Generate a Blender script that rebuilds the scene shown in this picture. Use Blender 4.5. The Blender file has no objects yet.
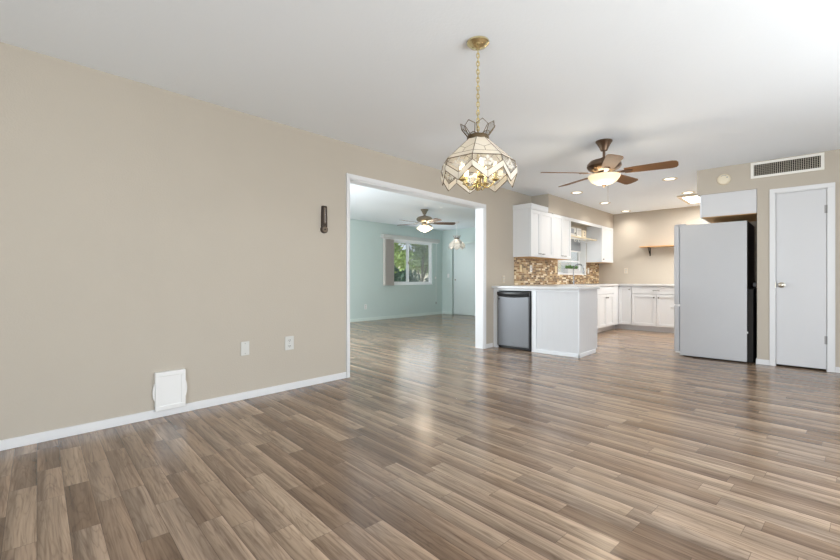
import bpy, bmesh, math, random
from mathutils import Vector, Matrix

C = bpy.context.scene.collection
S = bpy.context.scene
PI = math.pi
rad = math.radians

# ------------------------------------------------------------------ camera
cam_data = bpy.data.cameras.new('camera')
cam = bpy.data.objects.new('camera', cam_data)
C.objects.link(cam)
cam_data.sensor_width = 36.0
cam_data.lens = 36.0 * 417.0 / 840.0
cam_data.shift_y = -1.0 / 840.0
cam_data.clip_start = 0.02
cam.location = (3.53, 0.0, 1.024)
cam.rotation_euler = (PI / 2, 0, math.atan(395.0 / 417.0))
S.camera = cam

# ------------------------------------------------------------------ exposure, world, sun, daylight and added fill lamps
S.view_settings.view_transform = 'Standard'
S.view_settings.look = 'None'
S.view_settings.exposure = 0.0
S.view_settings.gamma = 1.0
S.view_settings.use_curve_mapping = False
S.cycles.use_denoising = True
S.cycles.max_bounces = 10
S.cycles.diffuse_bounces = 6
S.cycles.transparent_max_bounces = 24
S.cycles.caustics_reflective = False
S.cycles.caustics_refractive = False
S.cycles.sample_clamp_indirect = 6.0

world = bpy.data.worlds.new('sky')
S.world = world
world.use_nodes = True
wn = world.node_tree
wn.nodes.clear()
w_out = wn.nodes.new('ShaderNodeOutputWorld')
w_bg = wn.nodes.new('ShaderNodeBackground')
w_sky = wn.nodes.new('ShaderNodeTexSky')
w_sky.sky_type = 'HOSEK_WILKIE'
w_sky.turbidity = 8.0
w_sky.sun_direction = Vector((0.45, 0.35, 0.82)).normalized()
w_bg.inputs['Strength'].default_value = 5.0
wn.links.new(w_sky.outputs[0], w_bg.inputs[0])
wn.links.new(w_bg.outputs[0], w_out.inputs[0])


def lamp(name, kind, loc, energy, color=(1, 1, 1), rot=(0, 0, 0), **kw):
    d = bpy.data.lights.new(name, kind)
    d.energy = energy
    d.color = color
    for k, v in kw.items():
        setattr(d, k, v)
    o = bpy.data.objects.new(name, d)
    C.objects.link(o)
    o.location = loc
    o.rotation_euler = rot
    return o


sun = lamp('sun', 'SUN', (0, 0, 12), 5.0, (1.0, 0.95, 0.86), angle=rad(1.0))
sun.rotation_euler = Vector((0.45, 0.35, 0.82)).to_track_quat('Z', 'Y').to_euler()
DAY = (0.908, 0.962, 1.0)
# three added fill lamps, and daylight lamps at the two far windows
# (some are tilted up a little to brighten the ceiling)
lamp('patio_fill_light', 'AREA', (3.5, -2.5, 1.1), 95, DAY, (rad(104), 0, 0),
     shape='RECTANGLE', size=2.5, size_y=1.9)  # added fill from behind the camera, set at the unseen patio opening
lamp('right_fill_light', 'AREA', (5.5, 2.4, 1.1), 150, DAY, (rad(90), 0, rad(90)),
     shape='RECTANGLE', size=3.6, size_y=1.6)  # added fill from the right, set at the unseen window opening
lamp('side_room_daylight', 'AREA', (-4.30, 8.15, 1.47), 10, DAY, (rad(105), 0, rad(-90)),
     shape='RECTANGLE', size=1.45, size_y=1.1)
lamp('side_room_fill_light', 'AREA', (-2.3, 2.1, 1.4), 145, DAY, (rad(96), 0, 0),
     shape='RECTANGLE', size=2.4, size_y=1.5)  # added fill for the side room; the wall behind it has no window
lamp('kitchen_window_daylight', 'AREA', (-0.09, 8.1, 1.6), 3, DAY, (rad(90), 0, rad(-90)),
     shape='RECTANGLE', size=0.9, size_y=0.5)


# ------------------------------------------------------------------ material helpers
def srgb(r, g, b):
    def f(c):
        c /= 255.0
        return c / 12.92 if c <= 0.04045 else ((c + 0.055) / 1.055) ** 2.4
    return (f(r), f(g), f(b), 1.0)


def new_mat(name):
    m = bpy.data.materials.new(name)
    m.use_nodes = True
    m.node_tree.nodes.clear()
    return m


def principled(name, col, rough=0.5, metal=0.0, var=0.04, scale=12.0, bump=0.0, bscale=200.0,
               stretch=None, spec=0.5, emit=None, estr=0.0, coat=0.0):
    m = new_mat(name)
    t = m.node_tree
    out = t.nodes.new('ShaderNodeOutputMaterial')
    p = t.nodes.new('ShaderNodeBsdfPrincipled')
    t.links.new(p.outputs[0], out.inputs[0])
    tc = t.nodes.new('ShaderNodeTexCoord')
    mp = t.nodes.new('ShaderNodeMapping')
    t.links.new(tc.outputs['Object'], mp.inputs[0])
    if stretch:
        mp.inputs['Scale'].default_value = stretch
    nz = t.nodes.new('ShaderNodeTexNoise')
    nz.inputs['Scale'].default_value = scale
    nz.inputs['Detail'].default_value = 4
    t.links.new(mp.outputs[0], nz.inputs[0])
    mx = t.nodes.new('ShaderNodeMix')
    mx.data_type = 'RGBA'
    t.links.new(nz.outputs[0], mx.inputs['Factor'])
    a = [max(0, c * (1 - var)) for c in col[:3]] + [1]
    b = [min(1, c * (1 + var)) for c in col[:3]] + [1]
    mx.inputs['A'].default_value = a
    mx.inputs['B'].default_value = b
    t.links.new(mx.outputs['Result'], p.inputs['Base Color'])
    p.inputs['Roughness'].default_value = rough
    p.inputs['Metallic'].default_value = metal
    p.inputs['Specular IOR Level'].default_value = spec
    p.inputs['Coat Weight'].default_value = coat
    if emit:
        p.inputs['Emission Color'].default_value = emit
        p.inputs['Emission Strength'].default_value = estr
    if bump:
        n2 = t.nodes.new('ShaderNodeTexNoise')
        n2.inputs['Scale'].default_value = bscale
        n2.inputs['Detail'].default_value = 3
        t.links.new(mp.outputs[0], n2.inputs[0])
        bp = t.nodes.new('ShaderNodeBump')
        bp.inputs['Strength'].default_value = bump
        bp.inputs['Distance'].default_value = 0.004
        t.links.new(n2.outputs[0], bp.inputs['Height'])
        t.links.new(bp.outputs[0], p.inputs['Normal'])
    return m


def glass_mat(name, tint=(1, 1, 1, 1), gloss=0.08, white=0.0, wcol=(1, 1, 1, 1), rough=0.02):
    """thin clear sheet: mostly transparent, a little mirror, optionally some milky scatter"""
    m = new_mat(name)
    t = m.node_tree
    out = t.nodes.new('ShaderNodeOutputMaterial')
    tr = t.nodes.new('ShaderNodeBsdfTransparent')
    tr.inputs[0].default_value = tint
    gl = t.nodes.new('ShaderNodeBsdfGlossy')
    gl.inputs['Roughness'].default_value = rough
    lw = t.nodes.new('ShaderNodeLayerWeight')
    lw.inputs[0].default_value = 0.25
    mul = t.nodes.new('ShaderNodeMath')
    mul.operation = 'MULTIPLY_ADD'
    mul.inputs[1].default_value = 0.5
    mul.inputs[2].default_value = gloss
    t.links.new(lw.outputs['Fresnel'], mul.inputs[0])
    mx = t.nodes.new('ShaderNodeMixShader')
    t.links.new(mul.outputs[0], mx.inputs[0])
    t.links.new(tr.outputs[0], mx.inputs[1])
    t.links.new(gl.outputs[0], mx.inputs[2])
    last = mx
    if white > 0:
        df = t.nodes.new('ShaderNodeBsdfDiffuse')
        df.inputs[0].default_value = wcol
        tl = t.nodes.new('ShaderNodeBsdfTranslucent')
        tl.inputs[0].default_value = wcol
        add = t.nodes.new('ShaderNodeMixShader')
        add.inputs[0].default_value = 0.5
        t.links.new(df.outputs[0], add.inputs[1])
        t.links.new(tl.outputs[0], add.inputs[2])
        m2 = t.nodes.new('ShaderNodeMixShader')
        m2.inputs[0].default_value = white
        t.links.new(last.outputs[0], m2.inputs[1])
        t.links.new(add.outputs[0], m2.inputs[2])
        last = m2
    t.links.new(last.outputs[0], out.inputs[0])
    return m


class NT:
    """tiny math-node writer"""
    def __init__(s, tree):
        s.t = tree

    def m(s, op, *a):
        n = s.t.nodes.new('ShaderNodeMath')
        n.operation = op
        for i, v in enumerate(a):
            if isinstance(v, (int, float)):
                n.inputs[i].default_value = v
            else:
                s.t.links.new(v, n.inputs[i])
        return n.outputs[0]

    def vec(s, *a):
        n = s.t.nodes.new('ShaderNodeCombineXYZ')
        for i, v in enumerate(a):
            if isinstance(v, (int, float)):
                n.inputs[i].default_value = v
            else:
                s.t.links.new(v, n.inputs[i])
        return n.outputs[0]

    def white(s, v):
        n = s.t.nodes.new('ShaderNodeTexWhiteNoise')
        n.noise_dimensions = '3D'
        s.t.links.new(v, n.inputs['Vector'])
        return n.outputs['Value']

    def noise(s, v, scale, detail=3, rough=0.5, dist=0.0):
        n = s.t.nodes.new('ShaderNodeTexNoise')
        n.inputs['Scale'].default_value = scale
        n.inputs['Detail'].default_value = detail
        n.inputs['Roughness'].default_value = rough
        n.inputs['Distortion'].default_value = dist
        s.t.links.new(v, n.inputs['Vector'])
        return n.outputs[0]

    def ramp(s, f, stops, interp='LINEAR'):
        n = s.t.nodes.new('ShaderNodeValToRGB')
        n.color_ramp.interpolation = interp
        e = n.color_ramp.elements
        while len(e) < len(stops):
            e.new(0.5)
        for el, (p, c) in zip(e, stops):
            el.position = p
            el.color = c
        s.t.links.new(f, n.inputs[0])
        return n.outputs[0]

    def mix(s, f, a, b, blend='MIX'):
        n = s.t.nodes.new('ShaderNodeMix')
        n.data_type = 'RGBA'
        n.blend_type = blend
        for nm, v in (('Factor', f), ('A', a), ('B', b)):
            if isinstance(v, (int, float, tuple)):
                n.inputs[nm].default_value = v
            else:
                s.t.links.new(v, n.inputs[nm])
        return n.outputs['Result']


def floor_mat():
    m = new_mat('laminate_planks')
    t = m.node_tree
    q = NT(t)
    out = t.nodes.new('ShaderNodeOutputMaterial')
    p = t.nodes.new('ShaderNodeBsdfPrincipled')
    t.links.new(p.outputs[0], out.inputs[0])
    g = t.nodes.new('ShaderNodeNewGeometry')
    sp = t.nodes.new('ShaderNodeSeparateXYZ')
    t.links.new(g.outputs['Position'], sp.inputs[0])
    x, y = sp.outputs[0], sp.outputs[1]
    a = rad(4.0)
    c, s_ = math.cos(a), math.sin(a)
    u = q.m('SUBTRACT', q.m('MULTIPLY', x, c), q.m('MULTIPLY', y, s_))
    v = q.m('ADD', q.m('ADD', q.m('MULTIPLY', x, s_), q.m('MULTIPLY', y, c)), 0.05)
    W, L = 0.0985, 1.15
    vr = q.m('DIVIDE', v, W)
    row = q.m('FLOOR', vr)
    fv = q.m('FRACT', vr)
    r1 = q.white(q.vec(row, 3.7, 1.3))
    uu = q.m('ADD', q.m('DIVIDE', u, L), q.m('MULTIPLY', r1, 17.0))
    cell = q.m('FLOOR', uu)
    fu = q.m('FRACT', uu)
    split = q.m('MULTIPLY_ADD', q.white(q.vec(row, cell, 9.1)), 0.34, 0.33)
    sub = q.m('GREATER_THAN', fu, split)
    ident = q.white(q.vec(row, cell, q.m('ADD', sub, 0.5)))
    ident2 = q.white(q.vec(cell, row, q.m('ADD', sub, 7.5)))
    base = q.ramp(ident, [(0.0, srgb(120, 98, 79)), (0.2, srgb(136, 114, 95)), (0.4, srgb(152, 130, 110)),
                          (0.6, srgb(144, 125, 108)), (0.8, srgb(160, 138, 117)), (1.0, srgb(170, 149, 128))])
    # grain
    gv = q.vec(q.m('ADD', q.m('MULTIPLY', u, 2.2), q.m('MULTIPLY', ident, 31.0)),
               q.m('MULTIPLY', v, 46.0), q.m('MULTIPLY', ident2, 23.0))
    g1 = q.noise(gv, 1.6, 5, 0.6, 0.6)
    gv2 = q.vec(q.m('ADD', q.m('MULTIPLY', u, 1.1), q.m('MULTIPLY', ident2, 19.0)),
                q.m('MULTIPLY', v, 11.0), q.m('MULTIPLY', ident, 13.0))
    g2 = q.noise(gv2, 1.0, 2, 0.5, 1.2)
    rings = q.m('FRACT', q.m('MULTIPLY', g2, 9.0))
    rings = q.m('ABSOLUTE', q.m('SUBTRACT', rings, 0.5))
    col = q.mix(1.0, base, q.ramp(g1, [(0.3, (0.60, 0.56, 0.53, 1)), (0.52, (1.0, 1.0, 1.0, 1)), (0.8, (1.2, 1.2, 1.2, 1))]), 'MULTIPLY')
    col = q.mix(0.75, col, q.ramp(rings, [(0.0, (0.72, 0.69, 0.66, 1)), (0.16, (0.97, 0.97, 0.97, 1)), (0.5, (1.06, 1.06, 1.06, 1))]), 'MULTIPLY')
    g3 = q.noise(q.vec(q.m('MULTIPLY', u, 0.8), q.m('MULTIPLY', v, 26.0), q.m('MULTIPLY', ident, 5.0)), 1.0, 2)
    col = q.mix(1.0, col, q.ramp(g3, [(0.3, (0.74, 0.71, 0.69, 1)), (0.5, (1.0, 1.0, 1.0, 1)), (0.7, (1.18, 1.18, 1.18, 1))]), 'MULTIPLY')
    # each strip is darker along one edge and lighter along the other
    sgn = q.m('GREATER_THAN', ident2, 0.12)
    lat = q.m('ADD', q.m('MULTIPLY', sgn, fv), q.m('MULTIPLY', q.m('SUBTRACT', 1.0, sgn), q.m('SUBTRACT', 1.0, fv)))
    col = q.mix(q.m('MULTIPLY_ADD', ident2, 0.4, 0.6), col, q.ramp(lat, [(0.0, (0.60, 0.57, 0.54, 1)), (0.3, (0.86, 0.85, 0.84, 1)), (0.75, (1.14, 1.14, 1.14, 1)), (0.95, (1.34, 1.34, 1.33, 1)), (1.0, (1.34, 1.34, 1.33, 1))]), 'MULTIPLY')
    # seams
    ev = q.m('MULTIPLY', q.m('MINIMUM', fv, q.m('SUBTRACT', 1.0, fv)), W)
    eu = q.m('MULTIPLY', q.m('MINIMUM', q.m('ABSOLUTE', q.m('SUBTRACT', fu, split)),
                             q.m('MINIMUM', fu, q.m('SUBTRACT', 1.0, fu))), L)
    seam = q.m('MAXIMUM', q.m('LESS_THAN', ev, 0.0011), q.m('LESS_THAN', eu, 0.0009))
    col = q.mix(q.m('MULTIPLY', seam, 0.7), col, srgb(70, 56, 45))
    t.links.new(col, p.inputs['Base Color'])
    ro = q.m('MULTIPLY_ADD', g1, 0.12, 0.16)
    t.links.new(ro, p.inputs['Roughness'])
    p.inputs['Specular IOR Level'].default_value = 0.5
    bp = t.nodes.new('ShaderNodeBump')
    bp.inputs['Strength'].default_value = 0.10
    bp.inputs['Distance'].default_value = 0.002
    t.links.new(q.m('SUBTRACT', g1, q.m('MULTIPLY', seam, 0.8)), bp.inputs['Height'])
    t.links.new(bp.outputs[0], p.inputs['Normal'])
    return m


def mosaic_mat():
    m = new_mat('glass_stone_mosaic')
    t = m.node_tree
    q = NT(t)
    out = t.nodes.new('ShaderNodeOutputMaterial')
    p = t.nodes.new('ShaderNodeBsdfPrincipled')
    t.links.new(p.outputs[0], out.inputs[0])
    g = t.nodes.new('ShaderNodeNewGeometry')
    sp = t.nodes.new('ShaderNodeSeparateXYZ')
    t.links.new(g.outputs['Position'], sp.inputs[0])
    y, z = sp.outputs[1], sp.outputs[2]
    H, L = 0.031, 0.17
    vr = q.m('DIVIDE', z, H)
    row = q.m('FLOOR', vr)
    fv = q.m('FRACT', vr)
    uu = q.m('ADD', q.m('DIVIDE', y, L), q.m('MULTIPLY', q.white(q.vec(row, 1.7, 4.3)), 7.0))
    cell = q.m('FLOOR', uu)
    fu = q.m('FRACT', uu)
    split = q.m('MULTIPLY_ADD', q.white(q.vec(row, cell, 2.1)), 0.5, 0.25)
    sub = q.m('GREATER_THAN', fu, split)
    ident = q.white(q.vec(row, cell, q.m('ADD', sub, 0.5)))
    col = q.ramp(ident, [(0.0, srgb(100, 76, 54)), (0.12, srgb(138, 108, 78)), (0.3, srgb(172, 142, 106)),
                         (0.46, srgb(122, 102, 82)), (0.6, srgb(198, 176, 140)), (0.78, srgb(152, 118, 82)),
                         (0.9, srgb(230, 216, 190))], 'CONSTANT')
    ev = q.m('MULTIPLY', q.m('MINIMUM', fv, q.m('SUBTRACT', 1.0, fv)), H)
    eu = q.m('MULTIPLY', q.m('MINIMUM', q.m('ABSOLUTE', q.m('SUBTRACT', fu, split)),
                             q.m('MINIMUM', fu, q.m('SUBTRACT', 1.0, fu))), L)
    grout = q.m('MAXIMUM', q.m('LESS_THAN', ev, 0.002), q.m('LESS_THAN', eu, 0.0022))
    col = q.mix(grout, col, srgb(196, 178, 150))
    t.links.new(col, p.inputs['Base Color'])
    p.inputs['Roughness'].default_value = 0.22
    bp = t.nodes.new('ShaderNodeBump')
    bp.inputs['Strength'].default_value = 0.3
    bp.inputs['Distance'].default_value = 0.002
    t.links.new(q.m('SUBTRACT', 1.0, grout), bp.inputs['Height'])
    t.links.new(bp.outputs[0], p.inputs['Normal'])
    return m


M = {}
M['floor'] = floor_mat()
M['mosaic'] = mosaic_mat()
M['beige'] = principled('beige_wall_paint', srgb(186, 178, 166), 0.85, var=0.025, scale=3, bump=0.25, bscale=90, spec=0.25)
M['teal'] = principled('pale_teal_wall_paint', srgb(194, 208, 205), 0.85, var=0.02, scale=3, bump=0.2, bscale=90, spec=0.25)
M['ceil'] = principled('white_ceiling_paint', srgb(238, 244, 250), 0.8, var=0.012, scale=2, bump=0.25, bscale=60, spec=0.25)
M['trim'] = principled('white_trim_paint', srgb(220, 221, 223), 0.4, var=0.01)
M['white'] = principled('white_cabinet_paint', srgb(226, 229, 233), 0.35, var=0.01)
M['door'] = principled('white_door_paint', srgb(206, 207, 210), 0.4, var=0.012, scale=4)
M['counter'] = principled('pale_stone_counter', srgb(208, 209, 211), 0.25, var=0.07, scale=60)
M['kick'] = principled('grey_toe_kick', srgb(226, 229, 234), 0.5)
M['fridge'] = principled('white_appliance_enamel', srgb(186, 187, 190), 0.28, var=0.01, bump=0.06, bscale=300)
M['fridge_gasket'] = principled('grey_rubber', srgb(150, 154, 160), 0.6)
M['steel'] = principled('brushed_steel', srgb(128, 130, 134), 0.5, metal=0.7, var=0.05, scale=20, stretch=(60, 60, 1))
M['black'] = principled('black_plastic', srgb(20, 20, 22), 0.35)
M['darkmetal'] = principled('dark_iron', srgb(52, 46, 42), 0.45, metal=0.6)
M['nickel'] = principled('satin_nickel', srgb(192, 186, 174), 0.28, metal=1.0)
M['pull'] = principled('dark_nickel_pull', srgb(120, 118, 116), 0.3, metal=1.0)
M['chrome'] = principled('chrome', srgb(150, 152, 156), 0.2, metal=1.0)
M['brass'] = principled('polished_brass', srgb(226, 212, 168), 0.25, metal=1.0, var=0.08, scale=30)
M['came'] = principled('aged_brass_came', srgb(98, 82, 60), 0.4, metal=0.7)
M['bronze'] = principled('brushed_bronze', srgb(120, 100, 84), 0.3, metal=0.9, var=0.08)
M['pewter'] = principled('antique_pewter', srgb(150, 140, 124), 0.35, metal=0.85, var=0.08)
M['bladewood'] = principled('walnut_blade', srgb(116, 85, 58), 0.6, var=0.22, scale=3, stretch=(1.2, 22, 22), spec=0.2)
M['darkblade'] = principled('dark_walnut_blade', srgb(104, 80, 66), 0.4, var=0.2, scale=3, stretch=(1.2, 22, 22))
M['shelfwood'] = principled('honey_pine', srgb(196, 152, 104), 0.45, var=0.15, scale=4, stretch=(1, 14, 14))
M['rawwood'] = principled('raw_plywood', srgb(206, 168, 118), 0.6, var=0.12, scale=4, stretch=(1, 12, 12))
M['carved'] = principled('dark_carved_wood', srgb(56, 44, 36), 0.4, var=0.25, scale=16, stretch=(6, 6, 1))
M['tan'] = principled('tan_laminate', srgb(214, 202, 176), 0.5)
M['plastic'] = principled('white_plastic', srgb(230, 230, 229), 0.35, var=0.01)
M['almond'] = principled('almond_plastic', srgb(222, 204, 164), 0.4, var=0.02)
M['beigeplate'] = principled('beige_plastic', srgb(206, 196, 180), 0.45, var=0.02)
M['ivory'] = principled('ivory_plastic', srgb(224, 214, 192), 0.45, var=0.02)
M['greyplate'] = principled('pale_grey_plastic', srgb(204, 204, 200), 0.4, var=0.01)
M['slotgrey'] = principled('grey_receptacle', srgb(150, 150, 150), 0.5)
M['ventwhite'] = principled('white_enamel_grille', srgb(232, 230, 224), 0.4, var=0.01)
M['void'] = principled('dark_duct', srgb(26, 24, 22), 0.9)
M['vane'] = principled('grey_fabric_vane', srgb(198, 192, 186), 0.85, var=0.05, scale=40)
M['valance'] = principled('pale_grey_valance', srgb(196, 196, 192), 0.7, var=0.03)
M['shade'] = principled('grey_roller_shade', srgb(150, 156, 164), 0.8)
M['vinyl'] = principled('white_vinyl_frame', srgb(238, 240, 242), 0.35, var=0.01)
M['glass'] = glass_mat('window_glass', (0.97, 0.99, 0.98, 1), 0.03)
M['crownglass'] = glass_mat('clear_crown_glass', (0.99, 0.99, 0.99, 1), 0.02)
M['screen'] = glass_mat('insect_screen', (0.9, 0.9, 0.9, 1), 0.0, 0.13, (0.6, 0.62, 0.62, 1), 0.5)
M['bevelglass'] = glass_mat('bevelled_clear_glass', (0.99, 0.985, 0.97, 1), 0.08, 0.03, (1, 0.98, 0.95, 1))
M['creamglass'] = glass_mat('cream_slag_glass', (0.95, 0.9, 0.8, 1), 0.05, 0.82, srgb(252, 248, 240))
M['etch'] = glass_mat('frosted_flower_glass', (1, 1, 1, 1), 0.08, 0.6, (1, 0.98, 0.94, 1), 0.2)
M['shellglass'] = glass_mat('white_shell_glass', (1, 1, 1, 1), 0.05, 0.8, (0.95, 0.94, 0.92, 1))
M['bulb'] = principled('lit_bulb', (1, 0.9, 0.7, 1), 0.4, emit=(1.0, 0.80, 0.5, 1), estr=6)
M['bowl'] = principled('lit_alabaster_glass', (0.80, 0.68, 0.46, 1), 0.35, emit=(1.0, 0.86, 0.56, 1), estr=0.5)
M['bell'] = principled('lit_frosted_bell_glass', (1, 0.9, 0.75, 1), 0.35, emit=(1.0, 0.80, 0.52, 1), estr=1.8)
M['downlight'] = principled('lit_downlight_lens', (1, 0.95, 0.85, 1), 0.5, emit=(1.0, 0.93, 0.78, 1), estr=2.2)
M['diffuser'] = principled('lit_acrylic_panel', (1, 1, 1, 1), 0.5, emit=(1.0, 0.98, 0.94, 1), estr=3.0)
M['ringtrim'] = principled('beige_downlight_ring', srgb(214, 200, 176), 0.4)
M['candle'] = principled('ivory_candle_sleeve', srgb(240, 226, 190), 0.5)
M['leafdark'] = principled('dark_green_leaf', srgb(42, 78, 56), 0.5, var=0.5, scale=6)
M['leafmid'] = principled('mid_green_leaf', srgb(92, 128, 74), 0.55, var=0.5, scale=5)
M['leaflight'] = principled('yellow_green_leaf', srgb(150, 172, 100), 0.55, var=0.4, scale=5)
M['bark'] = principled('grey_brown_bark', srgb(120, 104, 88), 0.9, var=0.2, scale=14, bump=0.5)
M['planter'] = principled('grey_planter', srgb(206, 206, 208), 0.6)
M['herb'] = principled('herb_leaf', srgb(104, 142, 78), 0.5, var=0.4, scale=30)
M['soil'] = principled('potting_soil', srgb(70, 54, 42), 0.95, var=0.3, scale=60)
M['gravel'] = principled('tan_gravel', srgb(196, 184, 166), 0.95, var=0.15, scale=30, bump=0.4)
M['stucco'] = principled('white_stucco', srgb(226, 222, 214), 0.9, var=0.04, bump=0.4)
M['dial'] = principled('brushed_dial', srgb(122, 108, 94), 0.4, metal=0.4)
M['badge'] = principled('dark_badge', srgb(40, 42, 46), 0.3)


# ------------------------------------------------------------------ object helpers
ORI = {}


def tag(o, label=None, cat=None, group=None, kind=None):
    if label:
        o['label'] = label
    if cat:
        o['category'] = cat
    if group:
        o['group'] = group
    if kind:
        o['kind'] = kind
    return o


def thing(name, loc, label=None, cat=None, group=None, kind=None):
    o = bpy.data.objects.new(name, None)
    o.empty_display_size = 0.05
    C.objects.link(o)
    o.location = loc
    ORI[o] = Vector(loc)
    return tag(o, label, cat, group, kind)


class MB:
    """collects shapes (in world coordinates) into one mesh"""
    def __init__(s):
        s.bm = bmesh.new()

    def box(s, x0, x1, y0, y1, z0, z1, bev=0.0, seg=2):
        b = bmesh.new()
        bmesh.ops.create_cube(b, size=1.0)
        for v in b.verts:
            v.co = Vector(((x0 + x1) / 2 + v.co.x * abs(x1 - x0), (y0 + y1) / 2 + v.co.y * abs(y1 - y0),
                           (z0 + z1) / 2 + v.co.z * abs(z1 - z0)))
        if bev:
            bev = min(bev, 0.32 * min(abs(x1 - x0), abs(y1 - y0), abs(z1 - z0)))
            bmesh.ops.bevel(b, geom=list(b.edges), offset=bev, segments=seg, profile=0.5, affect='EDGES')
        s.absorb(b)
        return s

    def absorb(s, b):
        me = bpy.data.meshes.new('tmp')
        b.to_mesh(me)
        b.free()
        s.bm.from_mesh(me)
        bpy.data.meshes.remove(me)

    def poly(s, pts, faces):
        vs = [s.bm.verts.new(p) for p in pts]
        for f in faces:
            try:
                s.bm.faces.new([vs[i] for i in f])
            except ValueError:
                pass
        return s

    def sheet(s, pts, th):
        """flat polygon given real thickness along its normal"""
        pts = [Vector(p) for p in pts]
        n = Vector((0, 0, 0))
        for i in range(len(pts)):
            a, b = pts[i], pts[(i + 1) % len(pts)]
            n += a.cross(b)
        n.normalize()
        k = len(pts)
        allp = [p + n * th / 2 for p in pts] + [p - n * th / 2 for p in pts]
        fs = [list(range(k)), list(range(2 * k - 1, k - 1, -1))]
        for i in range(k):
            j = (i + 1) % k
            fs.append([i, i + k, j + k, j])
        return s.poly(allp, fs)

    def lathe(s, prof, loc, axis=(0, 0, 1), n=28, close=True):
        """prof: list of (radius, height) along the axis"""
        q = Vector((0, 0, 1)).rotation_difference(Vector(axis).normalized())
        L = Vector(loc)
        rings = []
        for r, h in prof:
            if r < 1e-6:
                rings.append([s.bm.verts.new(L + q @ Vector((0, 0, h)))])
            else:
                rings.append([s.bm.verts.new(L + q @ Vector((r * math.cos(2 * PI * i / n), r * math.sin(2 * PI * i / n), h)))
                              for i in range(n)])
        for a, b in zip(rings[:-1], rings[1:]):
            for i in range(n):
                j = (i + 1) % n
                if len(a) == 1 and len(b) == 1:
                    continue
                if len(a) == 1:
                    f = [a[0], b[i], b[j]]
                elif len(b) == 1:
                    f = [a[i], b[0], a[j]]
                else:
                    f = [a[i], b[i], b[j], a[j]]
                s.bm.faces.new(f)
        if close:
            for r in (rings[0], rings[-1]):
                if len(r) > 2:
                    s.bm.faces.new(r)
        return s

    def tube(s, pts, r, n=8, cyc=False):
        pts = [Vector(p) for p in pts]
        rr = r if isinstance(r, (list, tuple)) else [r] * len(pts)
        rings = []
        up = None
        N = len(pts)
        for i, p in enumerate(pts):
            if cyc:
                d = pts[(i + 1) % N] - pts[i - 1]
            else:
                d = pts[min(i + 1, N - 1)] - pts[max(i - 1, 0)]
            d.normalize()
            if up is None:
                up = d.orthogonal().normalized()
            up = (up - d * up.dot(d))
            if up.length < 1e-6:
                up = d.orthogonal()
            up.normalize()
            w = d.cross(up)
            rings.append([s.bm.verts.new(p + (up * math.cos(2 * PI * k / n) + w * math.sin(2 * PI * k / n)) * rr[i]) for k in range(n)])
        last = N if cyc else N - 1
        for i in range(last):
            a, b = rings[i], rings[(i + 1) % N]
            for k in range(n):
                j = (k + 1) % n
                s.bm.faces.new([a[k], a[j], b[j], b[k]])
        if not cyc:
            s.bm.faces.new(rings[0][::-1])
            s.bm.faces.new(rings[-1])
        return s

    def build(s, name, mat, parent=None, origin=None, smooth=False, label=None):
        bmesh.ops.recalc_face_normals(s.bm, faces=s.bm.faces)
        me = bpy.data.meshes.new(name)
        o0 = ORI.get(parent, Vector((0, 0, 0))) if parent else Vector(origin or (0, 0, 0))
        for v in s.bm.verts:
            v.co -= o0
        s.bm.to_mesh(me)
        s.bm.free()
        me.materials.append(mat)
        if smooth:
            me.polygons.foreach_set('use_smooth', [True] * len(me.polygons))
            try:
                me.set_sharp_from_angle(angle=rad(38))
            except Exception:
                pass
        o = bpy.data.objects.new(name, me)
        C.objects.link(o)
        if parent:
            o.parent = parent
        else:
            o.location = o0
        ORI[o] = o0
        if label:
            o['label'] = label
        return o


def copy_tree(o, parent=None):
    c = o.copy()
    C.objects.link(c)
    if parent:
        c.parent = parent
    for ch in list(o.children):
        copy_tree(ch, c)
    return c


def struct(o):
    o['kind'] = 'structure'
    return o


def face_x(X):
    """frame for a front that looks along +x: (along y, up z, out)"""
    return lambda m, a0, a1, b0, b1, d0, d1, bev=0.0: m.box(X + d0, X + d1, a0, a1, b0, b1, bev)


def face_ny(Y):
    """frame for a front that looks along -y: (along x, up z, out)"""
    return lambda m, a0, a1, b0, b1, d0, d1, bev=0.0: m.box(a0, a1, Y - d1, Y - d0, b0, b1, bev)


def face_nx(X):
    return lambda m, a0, a1, b0, b1, d0, d1, bev=0.0: m.box(X - d1, X - d0, a0, a1, b0, b1, bev)


def shaker(fr, a0, a1, b0, b1, mat, parent, name='door', rail=0.055, t=0.02):
    g = 0.003
    a0 += g; a1 -= g; b0 += g; b1 -= g
    m = MB()
    fr(m, a0, a0 + rail, b0, b1, 0.001, t, 0.0015)
    fr(m, a1 - rail, a1, b0, b1, 0.001, t, 0.0015)
    fr(m, a0 + rail, a1 - rail, b0, b0 + rail, 0.001, t, 0.0015)
    fr(m, a0 + rail, a1 - rail, b1 - rail, b1, 0.001, t, 0.0015)
    fr(m, a0 + rail - 0.004, a1 - rail + 0.004, b0 + rail - 0.004, b1 - rail + 0.004, 0.002, t - 0.012)
    return m.build(name, mat, parent)


def slabfront(fr, a0, a1, b0, b1, mat, parent, name='drawer', t=0.02):
    g = 0.0022
    m = MB()
    fr(m, a0 + g, a1 - g, b0 + g, b1 - g, 0.001, t, 0.003)
    return m.build(name, mat, parent)


def knob(pos, axis, parent, mat=None, s=1.0, name='knob'):
    prof = [(0.006 * s, 0), (0.005 * s, 0.012 * s), (0.012 * s, 0.016 * s), (0.0145 * s, 0.022 * s), (0.011 * s, 0.028 * s), (0, 0.0295 * s)]
    return MB().lathe(prof, pos, axis, 16).build(name, mat or M['pull'], parent, smooth=True)


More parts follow.
